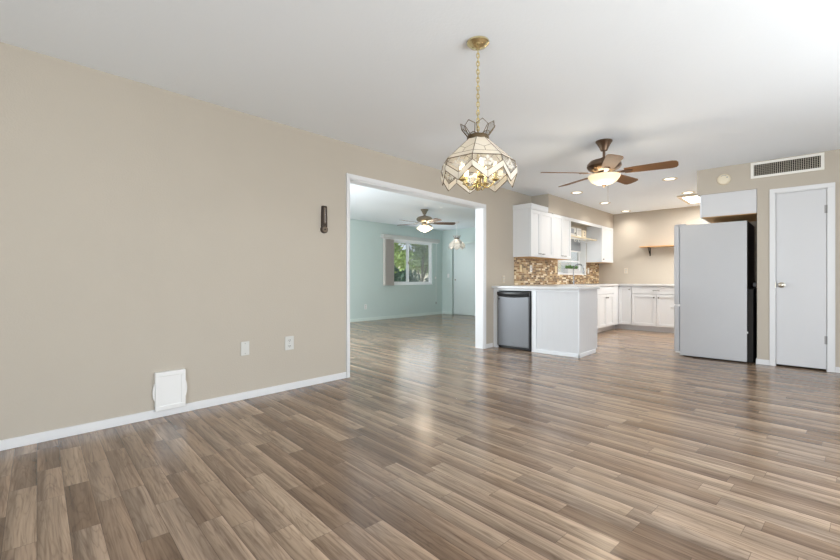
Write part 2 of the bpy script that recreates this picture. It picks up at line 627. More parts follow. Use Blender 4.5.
def bar_pull(p0, p1, out, parent):
    p0, p1, out = Vector(p0), Vector(p1), Vector(out)
    m = MB().tube([p0 + out * 0.028, p1 + out * 0.028], 0.0055, 10)
    d = (p1 - p0) * 0.14
    m.tube([p0 + d, p0 + d + out * 0.028], 0.0045, 8)
    m.tube([p1 - d, p1 - d + out * 0.028], 0.0045, 8)
    return m.build('handle', M['pull'], parent, smooth=True)


# ------------------------------------------------------------------ room shell
H = 2.44
XR, YB = 5.6, -2.6           # right wall and the wall behind the camera
YK = 9.557                   # kitchen far wall
YV = 6.45                    # wall with the vent and the closet door
XT = -4.43                   # side room window wall
YT = 9.36                    # side room far wall

m = MB()
m.box(XT - 0.12, XR + 0.12, YB - 0.12, YK + 0.12, -0.12, 0)
struct(m.build('floor', M['floor']))
m = MB()
m.box(-0.12, XR + 0.12, YB - 0.12, YK + 0.12, H, H + 0.14)
m.box(XT - 0.12, -0.12, 1.88, 6.4, H, H + 0.14)
m.box(XT - 0.12, -0.85, 6.4, YT + 0.12, H, H + 0.14)
struct(m.build('ceiling', M['ceil']))

OY0, OY1, OZ = 2.644, 5.087, 2.079       # the wide opening into the side room
KY0, KY1, KZ0, KZ1 = 7.50, 8.84, 1.12, 2.04   # kitchen window opening


def left_layer(x0, x1, yend):
    m = MB()
    m.box(x0, x1, YB, OY0, 0, H)
    m.box(x0, x1, OY0, OY1, OZ, H)
    m.box(x0, x1, OY1, KY0, 0, H)
    m.box(x0, x1, KY0, KY1, 0, KZ0)
    m.box(x0, x1, KY0, KY1, KZ1, H)
    m.box(x0, x1, KY1, yend, 0, H)
    return m


struct(left_layer(-0.07, 0.0, YK).build('wall_left', M['beige']))
struct(left_layer(-0.14, -0.07, YK).build('wall_left_back', M['teal']))
m = MB().box(-0.14, 3.15, YK, YK + 0.12, 0, H)
struct(m.build('wall_kitchen', M['beige']))
# wall with vent and closet door; alcove for the refrigerator at its left end
DX0, DX1, DZ = 3.183, 3.636, 2.04
m = MB()
m.box(3.022, DX0, YV, YV + 0.11, 0, H)
m.box(DX0, DX1, YV, YV + 0.11, DZ, H)
m.box(DX1, XR, YV, YV + 0.11, 0, H)
m.box(2.41, 3.022, YV, YV + 0.9, 2.115, H)
m.box(3.022, 3.12, YV + 0.11, YK, 0, H)
struct(m.build('wall_vent', M['beige']))
m = MB()
m.box(3.12, 4.1, 7.3, 7.36, 0, H)
m.box(4.1, 4.16, YV + 0.11, 7.36, 0, H)
struct(m.build('wall_closet', M['beige']))
m = MB()
m.box(2.45, 3.022, 7.33, 7.35, 0, 2.115)
struct(m.build('wall_alcove', M['beige']))
# right wall and wall behind the camera, with openings added to let daylight in
m = MB()
m.box(XR, XR + 0.12, YB, 0.5, 0, H)
m.box(XR, XR + 0.12, 0.5, 4.3, 0, 0.4)
m.box(XR, XR + 0.12, 0.5, 4.3, 2.15, H)
m.box(XR, XR + 0.12, 4.3, YV + 0.11, 0, H)
struct(m.build('wall_right', M['beige']))
m = MB()
m.box(-0.14, 1.0, YB - 0.12, YB, 0, H)
m.box(1.0, 4.8, YB - 0.12, YB, 2.1, H)
m.box(4.8, XR + 0.12, YB - 0.12, YB, 0, H)
struct(m.build('wall_back', M['beige']))

# side room walls
TY0, TY1, TZ0, TZ1 = 7.33, 8.92, 0.875, 2.06
m = MB()
m.box(XT - 0.12, XT, 1.9, TY0, 0, H)
m.box(XT - 0.12, XT, TY0, TY1, 0, TZ0)
m.box(XT - 0.12, XT, TY0, TY1, TZ1, H)
m.box(XT - 0.12, XT, TY1, YT + 0.12, 0, H)
struct(m.build('wall_side_room', M['teal']))
m = MB()
m.box(XT, -4.06, YT, YT + 0.12, 0, H)
m.box(-4.06, -2.3, YT, YT + 0.12, 2.055, H)
m.box(-2.3, -0.85, YT, YT + 0.12, 0, H)
m.box(-4.06, -2.3, YT + 0.09, YT + 0.12, 0, 2.055)
struct(m.build('wall_side_room_far', M['teal']))
m = MB()
m.box(XT - 0.12, -0.14, 1.78, 1.9, 0, H)
m.box(-0.9, -0.14, 6.4, 6.46, 0, H)
m.box(-0.9, -0.85, 6.46, YT + 0.12, 0, H)
struct(m.build('wall_side_room_near', M['teal']))

struct(MB().box(-0.85, -0.84, 6.47, YT + 0.12, -0.12, H + 0.1).box(-0.85, -0.14, 6.46, 6.47, -0.12, H + 0.1).build('wall_exterior', M['stucco']))

# kitchen soffit over the wall cabinets
SOF = 2.135
struct(MB().box(0, 0.315, 6.5, YK, SOF, H).build('soffit', M['beige']))

# casing of the wide opening
m = MB()
m.box(-0.14, 0.004, OY0 - 0.001, OY0 + 0.016, 0, OZ)
m.box(-0.14, 0.004, OY1 - 0.016, OY1 + 0.001, 0, OZ)
m.box(-0.14, 0.004, OY0, OY1, OZ - 0.016, OZ + 0.001)
m.box(0, 0.016, OY0 - 0.034, OY0 + 0.004, 0, OZ - 0.004, 0.003)
m.box(0, 0.016, OY1 - 0.004, OY1 + 0.036, 0, OZ - 0.004, 0.003)
m.box(0, 0.016, OY0 - 0.034, OY1 + 0.036, OZ - 0.004, OZ + 0.042, 0.003)
m.box(0, 0.021, OY0 - 0.0345, OY0 - 0.022, 0, OZ + 0.0425, 0.003)
m.box(0, 0.021, OY1 + 0.024, OY1 + 0.0365, 0, OZ + 0.0425, 0.003)
struct(m.build('trim_1', M['trim']))
# casing of the closet door
m = MB()
m.box(DX0 - 0.045, DX0 + 0.006, YV - 0.016, YV, 0, DZ - 0.004, 0.003)
m.box(DX1 - 0.006, DX1 + 0.056, YV - 0.016, YV, 0, DZ - 0.004, 0.003)
m.box(DX0 - 0.045, DX1 + 0.056, YV - 0.016, YV, DZ - 0.004, DZ + 0.045, 0.003)
m.box(DX0 - 0.001, DX0 + 0.012, YV - 0.004, YV + 0.11, 0, DZ)
m.box(DX1 - 0.012, DX1 + 0.001, YV - 0.004, YV + 0.11, 0, DZ)
m.box(DX0, DX1, YV - 0.004, YV + 0.11, DZ - 0.012, DZ + 0.001)
struct(m.build('trim_2', M['trim']))

# baseboards
BH = 0.062
struct(MB().box(0, 0.012, YB, OY0 - 0.035, 0, BH, 0.003).build('baseboard_left', M['trim']))
struct(MB().box(0, 0.012, OY1 + 0.037, 5.31, 0, BH, 0.003).build('baseboard_left_far', M['trim']))
m = MB()
m.box(3.022, DX0 - 0.046, YV - 0.012, YV, 0, BH, 0.003)
m.box(3.012, 3.022, YV - 0.012, YV + 0.1, 0, BH, 0.003)
m.box(DX1 + 0.057, XR, YV - 0.012, YV, 0, BH, 0.003)
struct(m.build('baseboard_right', M['trim']))
M['tealtrim'] = principled('pale_teal_trim', srgb(206, 218, 214), 0.5, var=0.01)
m = MB()
m.box(XT, XT + 0.012, 1.9, YT, 0, 0.075, 0.003)
m.box(XT, -4.07, YT - 0.012, YT, 0, 0.075, 0.003)
struct(m.build('baseboard_side_room', M['tealtrim']))

# ------------------------------------------------------------------ closet door
d = thing('door_1', (DX0, YV, 0), kind='structure')
m = MB().box(DX0 + 0.014, DX1 - 0.014, YV + 0.004, YV + 0.039, 0.022, DZ - 0.014, 0.002)
m.build('door_leaf', M['door'], d)
kx, kz = 3.247, 0.954
m = MB().lathe([(0.032, 0), (0.032, 0.006), (0.012, 0.012), (0.011, 0.034), (0.022, 0.042), (0.028, 0.054), (0.027, 0.064), (0.018, 0.072), (0, 0.074)],
               (kx, YV + 0.004, kz), (0, -1, 0), 24)
m.build('knob', M['nickel'], d, smooth=True)
m = MB().box(DX0 + 0.003, DX0 + 0.013, YV - 0.006, YV + 0.03, kz - 0.03, kz + 0.03, 0.001)
m.build('latch_plate', M['nickel'], d)
for hz in (1.80, 0.345):
    m = MB().tube([(DX1 - 0.008, YV - 0.002, hz - 0.045), (DX1 - 0.008, YV - 0.002, hz + 0.045)], 0.006, 10)
    m.box(DX1 - 0.03, DX1 - 0.008, YV + 0.001, YV + 0.0055, hz - 0.045, hz + 0.045)
    m.build('hinge', M['slotgrey'], d, smooth=True)

# sliding closet door of the side room
d = thing('door_2', (-4.05, YT, 0), kind='structure')
M['tealdoor'] = principled('pale_teal_door', srgb(204, 214, 213), 0.45, var=0.01)
MB().box(-4.045, -3.1, YT + 0.045, YT + 0.075, 0.012, 2.02, 0.002).build('door_leaf', M['tealdoor'], d)
MB().box(-3.14, -2.31, YT + 0.008, YT + 0.036, 0.012, 2.02, 0.002).build('door_leaf', M['tealdoor'], d)
MB().lathe([(0.022, 0), (0.022, 0.003), (0.016, 0.002), (0, 0.001)], (-3.98, YT + 0.045, 1.0), (0, -1, 0), 18).build('finger_pull', M['pewter'], d, smooth=True)
m = MB()
m.box(-4.06, -2.3, YT - 0.008, YT + 0.085, 2.02, 2.062)
struct(m.build('trim_3', M['tealtrim']))


# ------------------------------------------------------------------ windows
def sash(m, X0, X1, a0, a1, b0, b1, w):
    m.box(X0, X1, a0, a0 + w, b0, b1, 0.003)
    m.box(X0, X1, a1 - w, a1, b0, b1, 0.003)
    m.box(X0, X1, a0 + w, a1 - w, b0, b0 + w, 0.003)
    m.box(X0, X1, a0 + w, a1 - w, b1 - w, b1, 0.003)


wd = thing('window_1', (XT, TY0, TZ0), kind='structure')
m = MB()
sash(m, XT - 0.1, XT - 0.02, TY0, TY1, TZ0, TZ1, 0.035)
m.box(XT - 0.02, XT + 0.012, TY0, TY1, TZ0 - 0.012, TZ0 + 0.012, 0.003)
m.build('window_frame', M['vinyl'], wd)
ymid = 7.97
m = MB()
sash(m, XT - 0.058, XT - 0.028, TY0 + 0.03, ymid + 0.03, TZ0 + 0.03, TZ1 - 0.03, 0.05)
m.build('sliding_sash', M['vinyl'], wd)
m = MB()
sash(m, XT - 0.09, XT - 0.062, ymid - 0.03, TY1 - 0.03, TZ0 + 0.03, TZ1 - 0.03, 0.04)
m.build('fixed_sash', M['vinyl'], wd)
MB().box(XT - 0.046, XT - 0.041, TY0 + 0.075, ymid - 0.015, TZ0 + 0.075, TZ1 - 0.075).build('pane', M['glass'], wd)
MB().box(XT - 0.079, XT - 0.074, ymid + 0.0, TY1 - 0.065, TZ0 + 0.065, TZ1 - 0.065).build('pane', M['glass'], wd)
MB().box(XT - 0.099, XT - 0.096, ymid - 0.01, TY1 - 0.05, TZ0 + 0.05, TZ1 - 0.05).build('insect_screen', M['screen'], wd)
MB().box(XT - 0.028, XT - 0.008, ymid - 0.008, ymid + 0.012, 1.42, 1.50, 0.004).build('window_latch', M['pewter'], wd)

wd = thing('window_2', (0, KY0, KZ0), kind='structure')
KX = -0.14
m = MB()
m.box(KX, 0.004, KY0, KY0 + 0.012, KZ0, KZ1)
m.box(KX, 0.004, KY1 - 0.012, KY1, KZ0, KZ1)
m.box(KX, 0.004, KY0, KY1, KZ1 - 0.012, KZ1)
m.box(KX - 0.02, 0.012, KY0, KY1, KZ0 - 0.012, KZ0 + 0.012, 0.003)
sash(m, KX - 0.03, KX + 0.01, KY0 + 0.012, KY1 - 0.012, KZ0 + 0.012, KZ1 - 0.012, 0.035)
m.build('window_frame', M['vinyl'], wd)
MB().box(KX - 0.026, KX + 0.012, KY0 + 0.04, KY1 - 0.04, 1.375, 1.405, 0.003).build('meeting_rail', M['vinyl'], wd)
MB().box(KX - 0.012, KX - 0.007, KY0 + 0.045, KY1 - 0.045, KZ0 + 0.045, 1.375).build('pane', M['glass'], wd)
MB().box(KX - 0.012, KX - 0.007, KY0 + 0.045, KY1 - 0.045, 1.405, KZ1 - 0.045).build('pane', M['glass'], wd)

# unseen patio door and window behind and beside the camera, added for daylight
wd = thing('door_3', (1.0, YB, 0), kind='structure')
m = MB()
for a, b in ((1.0, 2.93), (2.87, 4.8)):
    yy = YB - 0.08 if a == 1.0 else YB - 0.04
    m.box(a, a + 0.06, yy - 0.03, yy, 0, 2.1)
    m.box(b - 0.06, b, yy - 0.03, yy, 0, 2.1)
    m.box(a, b, yy - 0.03, yy, 0, 0.07)
    m.box(a, b, yy - 0.03, yy, 2.03, 2.1)
m.build('door_frame', M['vinyl'], wd)
MB().box(1.06, 2.87, YB - 0.098, YB - 0.092, 0.07, 2.03).build('pane', M['glass'], wd)
MB().box(2.93, 4.74, YB - 0.058, YB - 0.052, 0.07, 2.03).build('pane', M['glass'], wd)
wd = thing('window_3', (XR, 0.5, 0.4), kind='structure')
m = MB()
sash(m, XR + 0.03, XR + 0.09, 0.5, 4.3, 0.4, 2.15, 0.05)
m.box(XR + 0.03, XR + 0.09, 2.37, 2.43, 0.45, 2.1)
m.build('window_frame', M['vinyl'], wd)
MB().box(XR + 0.057, XR + 0.062, 0.55, 2.37, 0.45, 2.1).build('pane', M['glass'], wd)
MB().box(XR + 0.057, XR + 0.062, 2.43, 4.25, 0.45, 2.1).build('pane', M['glass'], wd)

# ------------------------------------------------------------------ backsplash (tiles set on the wall)
m = MB()
m.box(0, 0.008, 5.935, KY0 - 0.001, 0.922, 1.376)
m.box(0, 0.008, KY0 - 0.001, KY1 + 0.001, 0.922, KZ0 - 0.013)
m.box(0, 0.008, KY1 + 0.001, YK, 0.922, 1.376)
struct(m.build('wall_backsplash', M['mosaic']))

# ------------------------------------------------------------------ wall cabinets
UB, UT, UX = 1.376, 2.132, 0.30
fx = face_x(UX)


def wall_cab(y0, y1, label, doors, crown=False, underside=True):
    t = thing('wall_cabinet', (0, y0, UB), label, 'cabinet', 'white wall cabinets over the backsplash')
    m = MB()
    top = UT
    m.box(0.001, UX, y0, y1, UB, top, 0.0015)
    m.build('cabinet_body', M['white'], t)
    m = MB().box(0.012, UX - 0.002, y0 + 0.004, y1 - 0.004, UB - 0.004, UB + 0.001)
    m.build('underside', M['rawwood'], t, label='bare wood underside')
    if crown:
        m = MB()
        m.box(0.001, UX + 0.034, y0 - 0.012, 6.46, UT + 0.001, UT + 0.075, 0.004)
        m.box(0.001, UX + 0.026, y0 - 0.006, 6.46, UT - 0.012, UT + 0.012, 0.004)
        m.build('crown_board', M['white'], t)
    for a, b, ky in doors:
        dd = shaker(fx, a, b, UB, UT - 0.014 if crown else UT, M['white'], t)
        bar_pull((UX + 0.02, ky - 0.03, UB + 0.05), (UX + 0.02, ky + 0.03, UB + 0.05), (1, 0, 0), dd) if abs(ky) > 0 else None
    return t


wall_cab(5.90, 6.655, 'white two-door wall cabinet with raised crown board, nearest the wide opening',
         [(5.90, 6.225, 6.165), (6.225, 6.655, 6.285)], crown=True)
wall_cab(6.657, 7.372, 'white two-door wall cabinet left of the kitchen window, under the soffit',
         [(6.657, 7.04, 6.98), (7.04, 7.372, 7.10)])
t = thing('wall_cabinet', (0, 8.87, UB), 'narrow white wall cabinet with one knob right of the kitchen window', 'cabinet', 'white wall cabinets over the backsplash')
MB().box(0.001, UX, 8.87, YK - 0.002, UB, UT, 0.0015).build('cabinet_body', M['white'], t)
MB().box(0.012, UX - 0.002, 8.875, YK - 0.006, UB - 0.004, UB + 0.001).build('underside', M['rawwood'], t, label='bare wood underside')
dd = shaker(fx, 8.87, YK - 0.006, UB, UT, M['white'], t)
knob((UX + 0.02, 8.93, UB + 0.06), (1, 0, 0), dd)
m = MB().box(UX - 0.004, UX + 0.018, 7.374, 8.868, 2.075, UT + 0.001, 0.003)
tag(m.build('valance_board', M['white'], origin=(UX, 8.1, 2.075)), 'white valance board spanning above the kitchen window between cabinets', 'valance')

# shelf across the kitchen window and what stands on it
SZ = 1.845
m = MB().box(0.016, 0.225, 7.374, 8.868, SZ - 0.022, SZ, 0.003)
tag(m.build('window_shelf', M['tan'], origin=(0.1, 8.1, SZ - 0.022)), 'tan shelf spanning across the kitchen window between white cabinets', 'shelf')
t = thing('hook_rail', (0.15, 8.3, SZ - 0.022), 'rail of small white hooks screwed under the window shelf', 'hook rail')
MB().box(0.13, 0.165, 7.85, 8.75, SZ - 0.034, SZ - 0.0225, 0.002).build('rail', M['plastic'], t)
for k in range(5):
    yy = 7.92 + k * 0.19
    MB().tube([(0.147, yy, SZ - 0.034), (0.147, yy, SZ - 0.075), (0.155, yy, SZ - 0.092), (0.172, yy, SZ - 0.094), (0.184, yy, SZ - 0.082), (0.186, yy, SZ - 0.066)],
              0.006, 8).build('hook', M['plastic'], t, smooth=True)
t = thing('radio', (0.12, 8.03, SZ), 'grey box radio with dark screen at left on the window shelf', 'radio')
MB().box(0.05, 0.17, 7.50, 7.95, SZ, SZ + 0.17, 0.01).build('case', M['greyplate'], t)
MB().box(0.17, 0.176, 7.53, 7.84, SZ + 0.05, SZ + 0.145, 0.004).build('screen', M['shade'], t)
MB().lathe([(0.018, 0), (0.016, 0.012), (0, 0.013)], (0.17, 7.895, SZ + 0.06), (1, 0, 0), 16).build('dial', M['pull'], t, smooth=True)
t = thing('speaker_box', (0.12, 8.3, SZ), 'white box with small grille on the window shelf, beside grey radio', 'box')
MB().box(0.06, 0.17, 7.99, 8.20, SZ, SZ + 0.175, 0.008).build('case', M['plastic'], t)
m = MB()
for k in range(5):
    m.box(0.169, 0.173, 8.02, 8.17, SZ + 0.04 + k * 0.022, SZ + 0.05 + k * 0.022)
m.build('grille', M['slotgrey'], t)
t = thing('storage_box', (0.12, 8.5, SZ), 'cream box with two dark buttons at right on the window shelf', 'box')
MB().box(0.07, 0.17, 8.26, 8.44, SZ, SZ + 0.16, 0.008).build('case', M['ivory'], t)
for k in (0, 1):
    MB().box(0.169, 0.174, 8.33, 8.37, SZ + 0.045 + k * 0.05, SZ + 0.07 + k * 0.05, 0.002).build('button', M['slotgrey'], t)
t = thing('roller_shade', (-0.08, 8.17, 2.0), 'grey roller shade drawn partway down inside the kitchen window', 'shade')
MB().tube([(-0.085, KY0 + 0.016, 2.0), (-0.085, KY1 - 0.016, 2.0)], 0.022, 14).build('roller', M['plastic'], t, smooth=True)
m = MB().box(-0.1065, -0.105, KY0 + 0.02, KY1 - 0.02, 1.61, 2.0)
m.build('fabric', M['shade'], t)
MB().box(-0.112, -0.1, KY0 + 0.02, KY1 - 0.02, 1.585, 1.61, 0.004).build('hem_bar', M['plastic'], t)

# planter on the kitchen window sill
t = thing('herb_planter', (-0.055, 8.28, KZ0 + 0.013), 'low grey planter of green herbs on the kitchen window sill', 'planter')
zb = KZ0 + 0.0125
m = MB()
m.box(-0.108, -0.012, 7.98, 8.56, zb, zb + 0.095, 0.006)
m.build('trough', M['planter'], t)
MB().box(-0.1, -0.02, 7.99, 8.55, zb + 0.0955, zb + 0.099).build('soil', M['soil'], t)
rnd = random.Random(5)
m = MB()
for k in range(9):
    py = 8.02 + k * 0.062
    for j in range(16):
        a, e = rnd.uniform(0, 2 * PI), rnd.uniform(0.5, 1.4)
        L = rnd.uniform(0.02, 0.085)
        st = Vector((-0.06, py, zb + 0.095))
        dr = Vector((math.cos(a) * math.cos(e) * 0.5, math.sin(a) * math.cos(e), math.sin(e)))
        tip = st + dr * L
        side = dr.cross(Vector((0, 0, 1))).normalized() * 0.014
        mid = st + dr * (L - 0.022)
        nn = dr.cross(side).normalized() * 0.004
        m.sheet([mid - dr * 0.018, mid + side, tip + dr * 0.01, mid - side], 0.0012)
        if j % 4 == 0:
            m.tube([st, mid], 0.0016, 5)
m.build('herbs', M['herb'], t, label='green herb leaves')

# ------------------------------------------------------------------ countertop, base cabinets
CT0, CT1 = 0.885, 0.922
m = MB()
m.box(0.002, 1.335, 5.28, 5.995, CT0, CT1, 0.006)
SKY0, SKY1 = 7.97, 8.61      # sink cut-out
m.box(0.002, 0.635, 5.985, SKY0, CT0, CT1, 0.004)
m.box(0.002, 0.15, SKY0 - 0.005, SKY1 + 0.005, CT0, CT1)
m.box(0.55, 0.635, SKY0 - 0.005, SKY1 + 0.005, CT0, CT1, 0.004)
m.box(0.002, 0.635, SKY1, YK - 0.002, CT0, CT1, 0.004)
m.box(0.625, 2.6, 8.925, YK - 0.002, CT0, CT1, 0.004)
tag(m.build('countertop', M['counter'], origin=(0.6, 7, CT0)), 'pale stone countertop running from peninsula round the kitchen corner', 'countertop')

# peninsula: back panel, end panel, wing beside the small refrigerator
PX0, PX1, PY0, PY1 = 0.637, 1.305, 5.345, 5.97
t = thing('peninsula_cabinet', (1.0, 5.7, 0), 'white panelled peninsula cabinet standing right of the small steel refrigerator', 'cabinet')
m = MB()
m.box(PX0, PX1, PY0, PY1 - 0.07, 0, CT0 - 0.001, 0.002)
m.box(PX0, PX1, PY1 - 0.08, PY1, 0.1, CT0 - 0.001, 0.002)
m.build('cabinet_body', M['door'], t)
m = MB()
xs = [PX0 + 0.072 + i * 0.0845 for i in range(8)]
for i in range(7):
    m.box(xs[i] + 0.0002, xs[i + 1] - 0.0002, PY0 - 0.0025, PY0 + 0.001, 0.05, CT0 - 0.025, 0.0008)
m.build('beadboard_panel', M['door'], t)
m = MB()
ys = [PY0 + 0.004 + i * 0.0775 for i in range(9)]
for i in range(8):
    m.box(PX1 - 0.001, PX1 + 0.0025, ys[i] + 0.0002, ys[i + 1] - 0.0002, 0.05, CT0 - 0.025, 0.0008)
m.build('end_panel', M['door'], t)
m = MB()
m.box(PX0, PX0 + 0.07, PY0 - 0.012, PY0 + 0.001, 0, CT0 - 0.001, 0.002)
m.box(PX1 - 0.008, PX1 + 0.008, PY0 - 0.008, PY0 + 0.006, 0.04, CT0 - 0.02, 0.002)
m.box(PX0 + 0.07, PX1 + 0.006, PY0 - 0.012, PY0 + 0.001, CT0 - 0.03, CT0 - 0.001, 0.002)
m.build('face_trim', M['white'], t)
m = MB()
m.box(PX0 + 0.07, PX1 + 0.014, PY0 - 0.014, PY0 + 0.001, 0, 0.052, 0.003)
m.box(PX1 - 0.001, PX1 + 0.014, PY0 - 0.014, PY1 - 0.075, 0, 0.052, 0.003)
m.build('base_moulding', M['white'], t)
# the two doors that look into the kitchen
pf = lambda m, a0, a1, b0, b1, d0, d1, bev=0.0: m.box(a0, a1, PY1 + d0, PY1 + d1, b0, b1, bev)
for a, b, k in ((PX0, 0.99, 0.95), (0.99, PX1, 1.03)):
    dd = shaker(pf, a, b, 0.12, CT0 - 0.02, M['white'], t)
    knob((k, PY1 + 0.02, 0.78), (0, 1, 0), dd)
m = MB()
m.box(0.002, 0.082, 5.338, 5.375, 0, CT0 - 0.001, 0.002)
m.box(0.055, 0.082, 5.375, 5.97, 0, CT0 - 0.001, 0.002)
m.box(0.082, PX0 - 0.001, 5.338, 5.375, CT0 - 0.03, CT0 - 0.001, 0.002)
tag(m.build('filler_panel', M['white'], origin=(0.06, 5.33, 0)), 'white filler panel between beige wall and the small refrigerator', 'panel')

# small refrigerator in the peninsula bay
t = thing('small_refrigerator', (0.39, 5.6, 0), 'small stainless steel refrigerator with black trim under the counter', 'refrigerator')
RX0, RX1 = 0.09, 0.63
m = MB().box(RX0 + 0.004, RX1 - 0.004, 5.36, 5.88, 0.014, 0.838, 0.006)
for px in (RX0 + 0.05, RX1 - 0.05):
    for py in (5.39, 5.83):
        m.lathe([(0.018, 0), (0.018, 0.016)], (px, py, 0), n=12)
m.build('cabinet_body', M['black'], t, smooth=False)
dr = MB().box(RX0, RX1 - 0.022, 5.304, 5.356, 0.045, 0.772, 0.008).build('door', M['steel'], t, label='brushed steel door')
MB().box(RX1 - 0.0225, RX1 - 0.002, 5.308, 5.356, 0.03, 0.838, 0.004).build('door_edge', M['black'], t)
m = MB()
m.box(RX0 - 0.002, RX1 - 0.02, 5.296, 5.356, 0.783, 0.838, 0.012)
pts = []
for i in range(13):
    u_ = i / 12.0
    pts.append((RX0 + 0.02 + u_ * (RX1 - RX0 - 0.06), 5.3, 0.786 - 0.018 * math.sin(PI * u_)))
m.tube(pts, 0.013, 8)
m.build('handle', M['black'], dr, smooth=True)
MB().box(RX0 + 0.02, RX0 + 0.045, 5.301, 5.304, 0.72, 0.742, 0.001).build('badge', M['badge'], dr)
MB().lathe([(0.007, 0), (0.007, 0.004), (0, 0.005)], (0.36, 5.304, 0.10), (0, -1, 0), 14).build('lock', M['chrome'], dr, smooth=True)
MB().box(RX0 + 0.01, RX1 - 0.01, 5.33, 5.365, 0.012, 0.04, 0.003).build('kick_grille', M['black'], t)

# base cabinets
BX = 0.60
bx_ = face_x(BX)


def base_cab_x(y0, y1, label, doors=True):
    t = thing('base_cabinet', (0.3, (y0 + y1) / 2, 0), label, 'cabinet', 'white base cabinets')
    m = MB()
    m.box(0.012, BX, y0, y1, 0.1, CT0 - 0.001 if doors else 0.7, 0.0015)
    if not doors:
        m.box(BX - 0.02, BX, y0, y1, 0.7, CT0 - 0.001)
    m.build('cabinet_body', M['white'], t)
    MB().box(0.012, BX - 0.075, y0, y1, 0, 0.1).build('toe_kick', M['kick'], t)
    if doors:
        mid = (y0 + y1) / 2
        dw = slabfront(bx_, y0, y1, 0.735, CT0 - 0.014, M['white'], t)
        for a, b, k in ((y0, mid, mid - 0.04), (mid, y1, mid + 0.04)):
            dd = shaker(bx_, a, b, 0.105, 0.73, M['white'], t)
            knob((BX + 0.02, k, 0.665), (1, 0, 0), dd)
    return t


base_cab_x(6.05, 7.05, 'white base cabinet on the window wall, beside the peninsula')
base_cab_x(7.052, 7.90, 'white base cabinet on the window wall, second from the peninsula')
t = base_cab_x(7.902, 8.67, 'white sink base cabinet with paired doors, left of the kitchen corner', False)
slabfront(bx_, 7.902, 8.67, 0.735, CT0 - 0.014, M['white'], t, name='drawer_front')
for a, b, k in ((7.902, 8.286, 8.246), (8.286, 8.67, 8.326)):
    dd = shaker(bx_, a, b, 0.105, 0.73, M['white'], t)
    knob((BX + 0.02, k, 0.665), (1, 0, 0), dd)
t = thing('corner_filler', (0.3, 8.8, 0), 'white filler stile in the inner corner of the base cabinets', 'panel')
m = MB()
m.box(0.4, BX + 0.018, 8.672, 8.962, 0.1, CT0 - 0.001, 0.002)
m.build('stile', M['white'], t)
MB().box(0.35, BX - 0.075, 8.672, 9.04, 0, 0.1).box(0.36, 0.618, 9.04, 9.1, 0, 0.1).build('toe_kick', M['kick'], t)
BY = 8.965
by_ = face_ny(BY)


def base_cab_y(x0, x1, label):
    t = thing('base_cabinet', ((x0 + x1) / 2, 9.25, 0), label, 'cabinet', 'white base cabinets')
    MB().box(x0, x1, BY, YK - 0.01, 0.1, CT0 - 0.001, 0.0015).build('cabinet_body', M['white'], t)
    MB().box(x0, x1, BY + 0.075, YK - 0.01, 0, 0.1).build('toe_kick', M['kick'], t)
    return t


t = base_cab_y(0.62, 0.868, 'narrow white one-door base cabinet in the kitchen corner')
dd = shaker(by_, 0.622, 0.866, 0.105, CT0 - 0.014, M['white'], t)
knob((0.835, BY - 0.02, 0.815), (0, -1, 0), dd)
for x0, x1, lab in ((0.872, 1.76, 'white base cabinet with wide drawer over two doors under the wall shelf'),
                    (1.764, 2.59, 'white base cabinet mostly hidden behind the tall refrigerator')):
    t = base_cab_y(x0, x1, lab)
    mid = (x0 + x1) / 2
    dw = slabfront(by_, x0, x1, 0.735, CT0 - 0.014, M['white'], t)
    bar_pull((mid - 0.06, BY - 0.02, 0.80), (mid + 0.06, BY - 0.02, 0.80), (0, -1, 0), dw)
    for a, b, k in ((x0, mid, mid - 0.04), (mid, x1, mid + 0.04)):
        dd = shaker(by_, a, b, 0.105, 0.73, M['white'], t)
        knob((k, BY - 0.02, 0.665), (0, -1, 0), dd)

# sink and faucet
t = thing('kitchen_sink', (0.35, 8.29, 0.73), 'steel sink basin set in the counter under the kitchen window', 'sink')
m = MB()
m.box(0.155, 0.545, 7.975, 8.605, 0.72, 0.726)
m.box(0.155, 0.16, 7.975, 8.605, 0.72, 0.924)
m.box(0.54, 0.545, 7.975, 8.605, 0.72, 0.924)
m.box(0.155, 0.545, 7.975, 7.98, 0.72, 0.924)
m.box(0.155, 0.545, 8.60, 8.605, 0.72, 0.924)
m.build('basin', M['steel'], t)
m = MB()
m.box(0.14, 0.16, 7.96, 8.62, 0.922, 0.926)
m.box(0.54, 0.56, 7.96, 8.62, 0.922, 0.926)
m.box(0.14, 0.56, 7.96, 7.98, 0.922, 0.926)
m.box(0.14, 0.56, 8.60, 8.62, 0.922, 0.926)
m.build('rim', M['steel'], t)
t = thing('faucet', (0.085, 8.02, CT1), 'chrome gooseneck faucet on the counter below the kitchen window', 'faucet')
MB().lathe([(0.028, 0), (0.028, 0.008), (0.02, 0.014), (0.018, 0.05), (0, 0.05)], (0.085, 8.02, CT1), n=18).build('base', M['chrome'], t, smooth=True)
pts = [(0.085, 8.02, CT1 + 0.03), (0.085, 8.02, CT1 + 0.29)]
for i in range(1, 13):
    a = PI - PI * i / 12 * 0.98
    pts.append((0.185 + 0.1 * math.cos(a), 8.02, CT1 + 0.29 + 0.1 * math.sin(a)))
pts.append((0.287, 8.02, CT1 + 0.24))
MB().tube(pts, 0.0125, 12).build('spout', M['chrome'], t, smooth=True)
MB().tube([(0.287, 8.02, CT1 + 0.25), (0.288, 8.02, CT1 + 0.19)], 0.016, 12).build('spray_head', M['chrome'], t, smooth=True)
MB().tube([(0.085, 8.03, CT1 + 0.04), (0.085, 8.07, CT1 + 0.05), (0.09, 8.12, CT1 + 0.075)], [0.011, 0.008, 0.006], 10).build('lever', M['chrome'], t, smooth=True)

